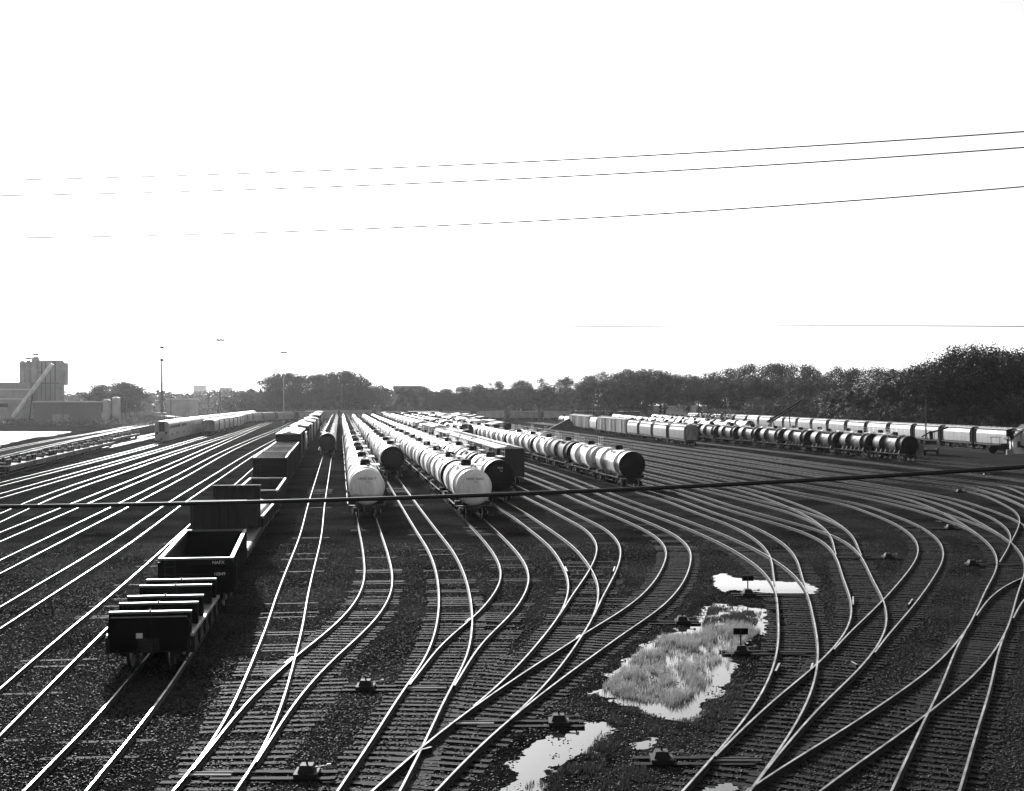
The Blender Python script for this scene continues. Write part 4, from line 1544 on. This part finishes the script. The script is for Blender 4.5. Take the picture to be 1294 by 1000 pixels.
def scatter_leaves(name, boxes, n, leaf, m, label, cat='wood'):
    r = np.random.default_rng(5)
    Vs = []
    for (x0, x1, y0, y1, hf) in boxes:
        x = r.uniform(x0, x1, n); y = r.uniform(y0, y1, n)
        hh = np.array([hf(a, b) for a, b in zip(x, y)])
        z = hh * r.random(n) ** .6
        P = np.stack([x, y, z], axis=1)
        t1 = r.normal(size=(n, 3)); t1 /= np.linalg.norm(t1, axis=1)[:, None]
        t2 = np.cross(t1, r.normal(size=(n, 3))); t2 /= np.linalg.norm(t2, axis=1)[:, None]
        s_ = leaf * r.uniform(.5, 1.3, n)[:, None]
        Vs.append(np.stack([P - t1 * s_, P + t2 * s_ * .6, P + t1 * s_, P - t2 * s_ * .6], axis=1).reshape(-1, 3))
    V = np.concatenate(Vs)
    k = len(V) // 4
    me = bpy.data.meshes.new(name)
    me.vertices.add(len(V)); me.vertices.foreach_set('co', V.ravel())
    me.loops.add(k * 4); me.loops.foreach_set('vertex_index', np.arange(k * 4))
    me.polygons.add(k); me.polygons.foreach_set('loop_start', np.arange(k) * 4)
    me.update(calc_edges=True)
    me.materials.append(m)
    o = bpy.data.objects.new(name, me)
    COL.objects.link(o)
    tag(o, label, cat, kind='stuff')


scatter_leaves('far_woods', [(-760, -330, 1150, 1250, lambda x, y: 7 + 10 * vnoise(x, y, .03) + 5 * vnoise(x, y, .11)), (-330, 60, 1150, 1250, lambda x, y: 9 + 10 * vnoise(x, y, .03) + 5 * vnoise(x, y, .11))], 30000, 1.5, M['leaf'], 'hazy woods along the far horizon')
scatter_leaves('undergrowth', [(-250, -128, 470, 560, lambda x, y: .6 + 3.6 * max(0, vnoise(x, y, .09) - .3) + 1.2 * vnoise(x, y, .5)), (-128, 40, 632, 640, lambda x, y: 3 + 5 * vnoise(x, y, .1)), (40, 260, 600, 612, lambda x, y: 2 + 6 * vnoise(x, y, .1)), (60, 190, 470, 478, lambda x, y: 2 + 6 * vnoise(x, y, .12)),
                               (60, 130, 470, 500, lambda x, y: 1 + 2 * vnoise(x, y, .1))], 22000, .28, M['weed'], 'scrubby weeds and bushes on the waste ground', 'undergrowth')

# ---------------------------------------------------------------- plant and buildings at left
def bx(mb, Y, x0, x1, yt, yb, depth, m=0, z0=None):
    """box whose near face spans photo columns x0..x1 and rows yt..yb at distance Y"""
    X0, X1 = (x0 - 647) * Y / F, (x1 - 647) * Y / F
    zt = H + RT - (yt - YH) * Y / F
    zb = max(0, H + RT - (yb - YH) * Y / F) if z0 is None else z0
    mb.box(X0, X1, Y, Y + depth, zb, zt, m)
    return X0, X1, zb, zt


YP = 560.0
pl = empty('concrete_plant', ((45 - 647) * YP / F, YP, 0))
PO = pl.location.copy()


def part(mb, name, m, root, off):
    mb.v = [(a - off[0], b - off[1], c - off[2]) for a, b, c in mb.v]
    return mb.build(name, m, root)


m_ = MB(); bx(m_, YP, 48, 75, 455.5, 560, 6, z0=0); part(m_, 'main_tower', M['concrete'], pl, PO)
for xx in (52, 57, 63, 69):
    m_ = MB(); bx(m_, YP - .5, xx, xx + .9, 457 + (xx % 3), 530, .48); part(m_, 'down_pipe', M['brick'], pl, PO)
m_ = MB(); bx(m_, YP - .4, 48, 75, 484, 485, .38); bx(m_, YP - .4, 48, 62, 470, 470.8, .38); part(m_, 'gallery', M['brick'], pl, PO)
m_ = MB()
bx(m_, YP, 75.3, 83, 458.5, 487, 3.4, z0=None); bx(m_, YP + .5, 75.2, 79, 487, 560, 2.5, z0=0)
for q in range(5):
    bx(m_, YP - .3, 75, 83.2, 463 + q * 5, 463.6 + q * 5, .28)
part(m_, 'side_tower', M['concrete'], pl, PO)


def silo(x0, x1, yt, cap=True, nm='silo'):
    X0, X1 = (x0 - 647) * YP / F, (x1 - 647) * YP / F
    zt = H + RT - (yt - YH) * YP / F
    m_ = MB(); cx = (X0 + X1) / 2; r_ = (X1 - X0) / 2
    m_.cyl((cx, YP + 2, 0), (cx, YP + 2, zt), r_, 20)
    m_.cyl((cx, YP + 2, zt), (cx, YP + 2, zt + .8), r_, 20, r1=r_ * .5)
    m_.cyl((cx, YP + 2, zt * .62), (cx, YP + 2, zt * .62 + .4), r_ + .15, 20)
    s = part(m_, nm, M['concrete'], pl, PO)
    if not cap: return s
    c = MB(); c.box(cx - 1.1, cx + 1.1, YP + 1.0, YP + 3, zt + 1.2, zt + 2.1)
    for q in (-1, 1):
        c.bar((cx + q, YP + 1.2, zt), (cx + q, YP + 1.2, zt + 1.2), .1)
    part(c, 'filter_housing', M['grey'], s, Vector((0, 0, 0)))
    s.children[0].location = -PO
    return s


silo(22.5, 30, 458, False); silo(30.3, 37.5, 457.5); silo(38, 48, 453)
m_ = MB(); bx(m_, YP - 6, -20, 38, 483, 560, 14, z0=0)
part(m_, 'mixing_hall', M['concrete'], pl, PO)
m_ = MB(); bx(m_, YP - 6.15, -20, 40, 491.5, 493, .13); bx(m_, YP - 6.15, -20, 42, 503.5, 505, .13); part(m_, 'pipe_run', M['metalroof'], pl, PO)
m_ = MB(); bx(m_, YP - 6.3, -20, 10, 510, 514.5, .12); part(m_, 'dark_opening', M['black'], pl, PO)
a = Vector(((66 - 647) * (YP - 8) / F, YP - 8, H + RT + (YH - 460) * (YP - 8) / F)); b = Vector(((16 - 647) * (YP - 10) / F, YP - 10, H + RT - (527 - YH) * (YP - 10) / F))
m_ = MB(); m_.cyl(a, b, .95, 10); part(m_, 'conveyor', M['white'], pl, PO)
m_ = MB()
mid = a.lerp(b, .52)
m_.bar((mid.x, mid.y, mid.z), (mid.x + 2, mid.y, 0), .22); m_.bar((mid.x, mid.y + 1, mid.z), (mid.x - 1.5, mid.y + 1, 0), .22)
part(m_, 'conveyor_support', M['under'], pl, PO)
tag(pl, 'tall grey concrete plant with silos and a slanting conveyor', 'industrial plant')

YB = 500.0
o0 = Vector(((90 - 647) * YB / F, YB, 0))
br = empty('brick_warehouse', o0)
m_ = MB(); X0, X1, zb, zt = bx(m_, YB, 43, 121, 508.5, 560, 7, z0=0); part(m_, 'wall', M['brick'], br, o0)
m_ = MB(); m_.box(X0 - .4, X1 + .4, YB - .4, YB + 7.4, zt, zt + .45); part(m_, 'roof', M['metalroof'], br, o0)
m_ = MB(); m_.box((66 - 647) * YB / F, (87 - 647) * YB / F, YB - .1, YB, 0, 4.4); part(m_, 'loading_bay', M['grey'], br, o0)
tag(br, 'long low dark warehouse with a bright roof edge', 'warehouse')
for (x0, x1, yt, yb, lb) in ((128.5, 138, 506, 523, 'pale upright tank beside the warehouse end, nearer the wall'), (140, 150, 503, 520, 'pale upright tank apart from the warehouse, the right one')):
    X0, X1 = (x0 - 647) * 520 / F, (x1 - 647) * 520 / F
    zt = H + RT - (yt - YH) * 520 / F
    m_ = MB(); m_.cyl(((X0 + X1) / 2, 522, 0), ((X0 + X1) / 2, 522, zt), (X1 - X0) / 2, 14); m_.cyl(((X0 + X1) / 2, 522, zt), ((X0 + X1) / 2, 522, zt + .5), (X1 - X0) / 2, 14, r1=.3)
    tag(m_.build('storage_tank', M['lgrey']), lb, 'storage tank', 'pale tanks by the warehouse')


def far_block(name, Y, x0, x1, yt, m, label, cat='building', depth=20, win=0):
    X0, X1 = (x0 - 647) * Y / F, (x1 - 647) * Y / F
    zt = H + RT - (yt - YH) * Y / F
    e = empty(name, ((X0 + X1) / 2, Y, 0))
    m_ = MB(); m_.box(X0, X1, Y, Y + depth, 0, zt); part(m_, 'wall', m, e, e.location)
    m_ = MB(); m_.box(X0 - .3, X1 + .3, Y - .3, Y + depth + .3, zt, zt + .6); part(m_, 'roof', M['metalroof'], e, e.location)
    for q in range(win):
        z = 3 + q * (zt - 5) / max(1, win)
        m_ = MB(); m_.box(X0 + 1, X1 - 1, Y - .06, Y, z, z + 1.3); part(m_, 'window_band', M['glass'], e, e.location)
    tag(e, label, cat)


far_block('distant_building', 2200, 244, 258, 487, M['concrete'], 'faint pale tall block on the left horizon', win=0)
far_block('distant_building', 2000, 277, 290, 490, M['brick'], 'faint grey block just left of the lamp mast foot', win=0)
far_block('distant_building', 820, 497, 532, 488.5, M['brick'], 'long hazy grey building in the gap between the wood clumps', win=0, depth=40)
far_block('distant_shed', 700, 88, 118, 500, M['concrete'], 'low hazy shed between plant and trees', 'shed', 25)
far_block('distant_shed', 760, 210, 240, 505, M['concrete'], 'low pale shed among the scrub left of the mast', 'shed', 20)
far_block('distant_shed', 600, 842, 880, 514.5, M['metalroof'], 'low pale shed roof under the right-hand wood', 'shed', 8)

# arched footbridge-like spoil heap / quonset by the weeds
m_ = MB()
n = 14
prof = [(-14 + 28 * k / n, 3.0 * math.sin(math.pi * k / n) ** .8 if 0 < k < n else 0) for k in range(n + 1)]
m_.prism([(x, z) for x, z in prof][::-1], 0, 10)
q = m_.build('earth_mound', M['weed']); q.location = ((203 - 647) * 560 / F, 560, 0)
tag(q, 'low dark rounded mound amid the scrub at left', 'mound')


# ---------------------------------------------------------------- masts and poles
def lamp_mast(x, ytop, label, hgt=30.5):
    Y = (hgt - H - RT) * F / (YH - ytop)
    X = (x - 647) * Y / F
    root = empty('lamp_mast', (X, Y, 0))
    p = MB(); p.cyl((0, 0, 0), (0, 0, hgt), .28, 10, r1=.12); p.build('pole', M['grey'], root)
    rg = MB()
    for k in range(12):
        a0, a1 = 2 * math.pi * k / 12, 2 * math.pi * (k + 1) / 12
        rg.bar((1.1 * math.cos(a0), 1.1 * math.sin(a0), hgt - .1), (1.1 * math.cos(a1), 1.1 * math.sin(a1), hgt - .1), .07)
    for k in range(4):
        a0 = math.pi / 2 * k
        rg.bar((0, 0, hgt - .1), (1.1 * math.cos(a0), 1.1 * math.sin(a0), hgt - .1), .05)
    rg.build('lamp_ring', M['under'], root)
    for k in range(6):
        a0 = 2 * math.pi * k / 6
        l = MB(); c, s_ = 1.25 * math.cos(a0), 1.25 * math.sin(a0)
        l.cyl((c, s_, hgt - .7), (c, s_, hgt), .5, 8, r1=.18)
        l.build('lamp', M['under'], root)
    tag(root, label, 'lamp mast', 'high lamp masts round the yard')


lamp_mast(278, 428.5, 'tallest lamp mast, rising above the passenger train')
lamp_mast(358.5, 444.5, 'lamp mast above the left edge of the wood clump')
lamp_mast(405.5, 458.5, 'faint lamp mast above the middle of the wood clump')
lamp_mast(419, 462.5, 'faint lamp mast just right of centre of the wood clump')
lamp_mast(224, 463, 'faint lamp mast between the radio mast and the tallest lamp mast')
lamp_mast(524, 470, 'very faint lamp mast above the gap in the trees')

# radio mast
Y = 620.0
X = (204.5 - 647) * Y / F
hz = lambda yy, Y=Y: H + RT + (YH - yy) * Y / F
rt = empty('radio_mast', (X, Y, 0))
m_ = MB(); m_.cyl((0, 0, 0), (0, 0, hz(455)), .75, 8, r1=.5); m_.cyl((0, 0, hz(455)), (0, 0, hz(427)), .4, 8, r1=.15); m_.build('pole', M['under'], rt)
m_ = MB()
for q in (440, 456):
    m_.box(-1.6, 1.6, -.2, .2, hz(q) - .2, hz(q) + .2); m_.box(-.9, .9, -.9, .9, hz(q) + .2, hz(q) + .9)
m_.build('antenna_arm', M['under'], rt)
m_ = MB(); m_.box(-2.2, 2.2, -1.5, 1.5, 0, 4); m_.build('base_hut', M['grey'], rt)
tag(rt, 'tall thin radio mast with short cross arms on the left skyline', 'mast')

# lattice power pylon behind the plant
Y = 1050.0
py_ = empty('power_pylon', ((80 - 647) * Y / F, Y, 0))
zf = lambda yy: H + RT + (YH - yy) * 1050.0 / F
m_ = MB()
for s_ in (-1, 1):
    m_.bar((s_ * 4, 0, 0), (s_ * 2, 0, zf(466)), .2)
    m_.bar((s_ * 2, 0, zf(466)), (s_ * 7.5, 0, zf(443)), .16)
for k in range(8):
    z0, z1 = zf(466) * k / 8, zf(466) * (k + 1) / 8
    w0, w1 = 4 - 2 * k / 8, 4 - 2 * (k + 1) / 8
    m_.bar((-w0, 0, z0), (w1, 0, z1), .1); m_.bar((w0, 0, z0), (-w1, 0, z1), .1)
m_.build('tower', M['grey'], py_)
m_ = MB()
m_.bar((-9.5, 0, zf(443)), (9.5, 0, zf(443)), .18); m_.bar((-9, 0, zf(440)), (9, 0, zf(440)), .12)
for k in range(10):
    x = -9 + 2 * k
    m_.bar((x, 0, zf(443)), (x + 1, 0, zf(440)), .08); m_.bar((x + 1, 0, zf(440)), (x + 2, 0, zf(443)), .08)
m_.build('cross_arm', M['grey'], py_)
tag(py_, 'faint lattice power pylon rising behind the concrete plant', 'pylon')


def pole(x, yb, yt, Y, label, arm=True):
    X = (x - 647) * Y / F
    zt = H + RT + (YH - yt) * Y / F
    root = empty('utility_pole', (X, Y, 0))
    m_ = MB(); m_.cyl((0, 0, 0), (0, 0, zt), .17, 8, r1=.1); m_.build('pole', M['wood'], root)
    if arm:
        m_ = MB(); m_.box(-1.1, 1.1, -.06, .06, zt - .9, zt - .75); m_.build('cross_arm', M['wood'], root)
    tag(root, label, 'utility pole', 'utility poles round the yard')


pole(216, 0, 490, 520, 'utility pole in the scrub right of the radio mast')
pole(263, 0, 492, 540, 'utility pole in front of the faint grey block')
pole(431.5, 0, 466, 640, 'utility pole tip above the right part of the wood clump')
pole(1170, 0, 505, 225, 'tall thin pole beside the crane truck at right', False)
pole(140, 0, 505, 470, 'utility pole in front of the warehouse tanks')
pole(80, 0, 500, 470, 'utility pole before the low dark warehouse')
pole(160, 0, 507, 470, 'utility pole right of the warehouse tanks')


# ---------------------------------------------------------------- overhead cables
def cable(name, pts, r, m, label, group='cables crossing the sky'):
    """pts: (photo x, photo y, distance) in order; sagging line through them"""
    P = [Vector(((x - 647) * Y / F, Y, H + RT - (y - YH) * Y / F)) for x, y, Y in pts]
    # quadratic through three points, prolonged both ways
    p0, p1, p2 = P
    mb = MB()
    n = 8
    rings = []
    for k in range(-12, 53):
        t = k / 40
        q = p0 * (2 * (t - .5) * (t - 1)) + p1 * (-4 * t * (t - 1)) + p2 * (2 * t * (t - .5))
        rings.append(q)
    d = (P[2] - P[0]).normalized(); a = d.orthogonal().normalized(); b = d.cross(a)
    for q in rings:
        for j in range(n):
            an = 2 * math.pi * j / n
            mb.v.append(tuple(q + (a * math.cos(an) + b * math.sin(an)) * r))
    for i in range(len(rings) - 1):
        for j in range(n):
            mb.f.append([i * n + j, i * n + (j + 1) % n, (i + 1) * n + (j + 1) % n, (i + 1) * n + j]); mb.m.append(0); mb.s.append(True)
    tag(mb.build(name, m), label, 'cable', group)


cable('power_line', [(0, 640.5, 9.5), (647, 624.5, 9.0), (1294, 590, 8.5)], .0150, M['cable'], 'thick black cable sagging low across the whole yard')
cable('power_line', [(0, 228, 49), (647, 205.5, 50), (1294, 166.5, 51)], .0275, M['wire'], 'thin wire across the sky, the topmost')
cable('power_line', [(0, 247.5, 49), (647, 226.5, 50), (1294, 186.5, 51)], .0275, M['wire'], 'thin wire across the sky, second from the top')
cable('power_line', [(0, 301, 49), (647, 281, 50), (1294, 236, 51)], .0275, M['wire'], 'thin wire across the sky, third from the top')
cable('power_line', [(0, 421, 240), (647, 413.5, 220), (1294, 412.5, 200)], .09, M['wire'], 'faint nearly level wire just above the trees')

# ---------------------------------------------------------------- things on the asphalt at right
def crane_truck():
    p = gp(1177, 575, 0)
    root = empty('crane_truck', (p.x, p.y, 0.01), R(-20))
    b = MB(); b.box(-1.2, 1.2, -3.6, 3.4, .7, 1.0); b.box(-1.25, 1.25, -1.2, 3.4, 1.0, 1.25); b.build('chassis', M['under'], root)
    c = MB()
    c.prism([(-1.15, 1.0), (1.15, 1.0), (1.15, 2.2), (1.0, 2.75), (-1.0, 2.75), (-1.15, 2.2)], -3.4, -1.5)
    cb = c.build('cab', M['grey'], root)
    w = MB(); w.box(-.95, .95, -3.43, -3.4, 1.95, 2.6); w.box(-1.17, -1.15, -3.0, -1.9, 1.95, 2.5); w.box(1.15, 1.17, -3.0, -1.9, 1.95, 2.5); w.build('window', M['glass'], cb)
    for x in (-.85, .85):
        h = MB(); h.cyl((x, -3.5, 1.25), (x, -3.4, 1.25), .14, 10); h.build('headlight', M['metalroof'], root)
    for y in (-2.6, 1.4, 2.6):
        for s_ in (-1, 1):
            t = MB(); t.cyl((s_ * .9, y, .5), (s_ * 1.2, y, .5), .5, 18); t.build('wheel', M['black'], root)
    bd = MB(); bd.box(-1.2, 1.2, 0, 3.3, 1.25, 2.3); bd.build('bed', M['grey'], root)
    br_ = MB()
    br_.cyl((0, -.7, 1.2), (0, -.7, 4.2), .3, 10); br_.bar((0, -.7, 4.0), (2.8, .4, 4.9), .2); br_.bar((0, -.7, 4.2), (-1.6, -1.2, 3.2), .16)
    for q in range(4):
        br_.bar((-.5 + q * .3, -.5, 2.3), (-.9 + q * .5, -.2, 4.2), .06)
    br_.build('boom', M['under'], root)
    tag(root, 'small crane truck with boom parked behind the last dark tank car', 'truck')


crane_truck()


def loader_conveyor():
    p = gp(1005, 556, 0)
    root = empty('loading_conveyor', (p.x, p.y + 12, 0))
    b = MB(); b.cyl((-4.5, 0, 4.2), (4.2, 0, 9.8), .28, 8); b.cyl((-3.8, .9, 3.9), (4.6, .9, 9.2), .22, 8)
    b.bar((3.9, 0, 9.8), (5.4, 0, 8.6), .15); b.build('boom', M['under'], root)
    l = MB(); l.bar((-3, 0, 5.2), (-4.5, 0, 0), .18); l.bar((1, 0, 7.8), (1.6, 0, 0), .18); l.bar((-3, 0.9, 4.4), (-1, .9, 0), .15); l.build('leg', M['under'], root)
    tag(root, 'dark slanting loading boom rising over the tank rows at right', 'loader')


loader_conveyor()


def yard_clutter():
    p = gp(1262, 573, 0)
    root = empty('small_tractor', (p.x, p.y, 0.01), R(70))
    b = MB(); b.box(-.6, .6, -1.8, 1.6, .7, 1.5); b.box(-.5, .5, -1.8, -.4, 1.5, 1.8); b.build('body', M['under'], root)
    c = MB()
    for x in (-.6, .6):
        for y in (-.2, 1.3):
            c.bar((x, y, 1.5), (x, y, 2.9), .05)
    c.box(-.75, .75, -.4, 1.5, 2.9, 3.0); c.build('canopy', M['under'], root)
    for y, r_ in ((-1.3, .45), (1.0, .75)):
        for s_ in (-1, 1):
            t = MB(); t.cyl((s_ * .65, y, r_), (s_ * 1.0, y, r_), r_, 16); t.build('wheel', M['black'], root)
    bk = MB(); bk.box(-1.0, 1.0, -3.0, -2.3, .2, .9); bk.bar((-.6, -1.4, 1.1), (-.6, -2.4, .5), .07); bk.bar((.6, -1.4, 1.1), (.6, -2.4, .5), .07); bk.build('bucket', M['under'], root)
    tag(root, 'dark small tractor parked before the white hoppers by the hut', 'tractor')
    for i, (x, y, h) in enumerate(((1274, 575, 4.6), (1278, 575, 4.2))):
        p = gp(x, y, 0)
        r2 = empty('signal_mast', (p.x, p.y, 0.01))
        m_ = MB(); m_.cyl((0, 0, 0), (0, 0, h), .09, 8); m_.build('pole', M['under'], r2)
        m_ = MB(); m_.box(-.35, .35, -.2, .1, h - 1.3, h - .1); m_.build('signal_head', M['black'], r2)
        m_ = MB(); m_.box(-.3, .3, -.3, .3, 0, .9); m_.build('base_box', M['grey'], r2)
        tag(r2, ('taller' if i == 0 else 'shorter') + ' dark signal mast standing beside the white hut', 'signal')


yard_clutter()


def hut():
    p = gp(1290, 574, 0)
    root = empty('yard_hut', (p.x + 1.4, p.y, 0), R(-12))
    w = MB()
    w.box(-2.6, 2.6, 0, 6, 0, 2.9)
    w.add([(-2.6, 0, 2.9), (2.6, 0, 2.9), (0, 0, 5.0), (-2.6, 6, 2.9), (2.6, 6, 2.9), (0, 6, 5.0)], [(0, 1, 2), (5, 4, 3)])
    w.build('wall', M['white'], root)
    r_ = MB()
    for s_ in (-1, 1):
        r_.add([(0, -.5, 5.15), (s_ * 3.2, -.5, 2.55), (s_ * 3.2, 6.5, 2.55), (0, 6.5, 5.15), (0, -.5, 5.3), (s_ * 3.3, -.5, 2.62), (s_ * 3.3, 6.5, 2.62), (0, 6.5, 5.3)],
               [(0, 1, 2, 3), (7, 6, 5, 4), (0, 4, 5, 1), (3, 2, 6, 7), (1, 5, 6, 2)])
    r_.build('roof', M['black'], root)
    wn = MB(); wn.box(-1.9, -1.1, -.05, 0, 1.2, 2.3); wn.build('window', M['glass'], root)
    d = MB(); d.box(.2, 1.1, -.05, 0, 0, 2.1); d.build('door', M['drk2'], root)
    tag(root, 'small white gabled hut with dark roof at the right edge', 'hut')


hut()

# derail / small clutter in the far middle: A-frame ramp
p = gp(718, 540, 0)
rp = MB()
rp.add([(-5, 0, 0), (2, 0, 3.6), (2, 3, 3.6), (-5, 3, 0), (5, 0, 0), (5, 3, 0)], [(0, 1, 2, 3), (1, 4, 5, 2), (0, 4, 1), (3, 2, 5)])
rp = rp.build('loading_ramp', M['drk2']); rp.location = (p.x - 3, p.y - 30, 0)
tag(rp, 'dark wedge-shaped ramp in the far middle of the yard', 'ramp')

# ---------------------------------------------------------------- haze
hz_ = MB(); hz_.box(-2300, 2300, -80, 2500, -1.0, 75)
hz_ = hz_.build('haze', bpy.data.materials.new('haze_air'))
hm = hz_.data.materials[0]
hm.use_nodes = True
t = hm.node_tree
t.nodes.clear()
mo = t.nodes.new('ShaderNodeOutputMaterial')
pv = t.nodes.new('ShaderNodeVolumePrincipled')
pv.inputs['Color'].default_value = (1, 1, 1, 1)
pv.inputs['Density'].default_value = 0.000035
pv.inputs['Anisotropy'].default_value = 0.78
t.links.new(pv.outputs[0], mo.inputs['Volume'])
tag(hz_, kind='stuff')
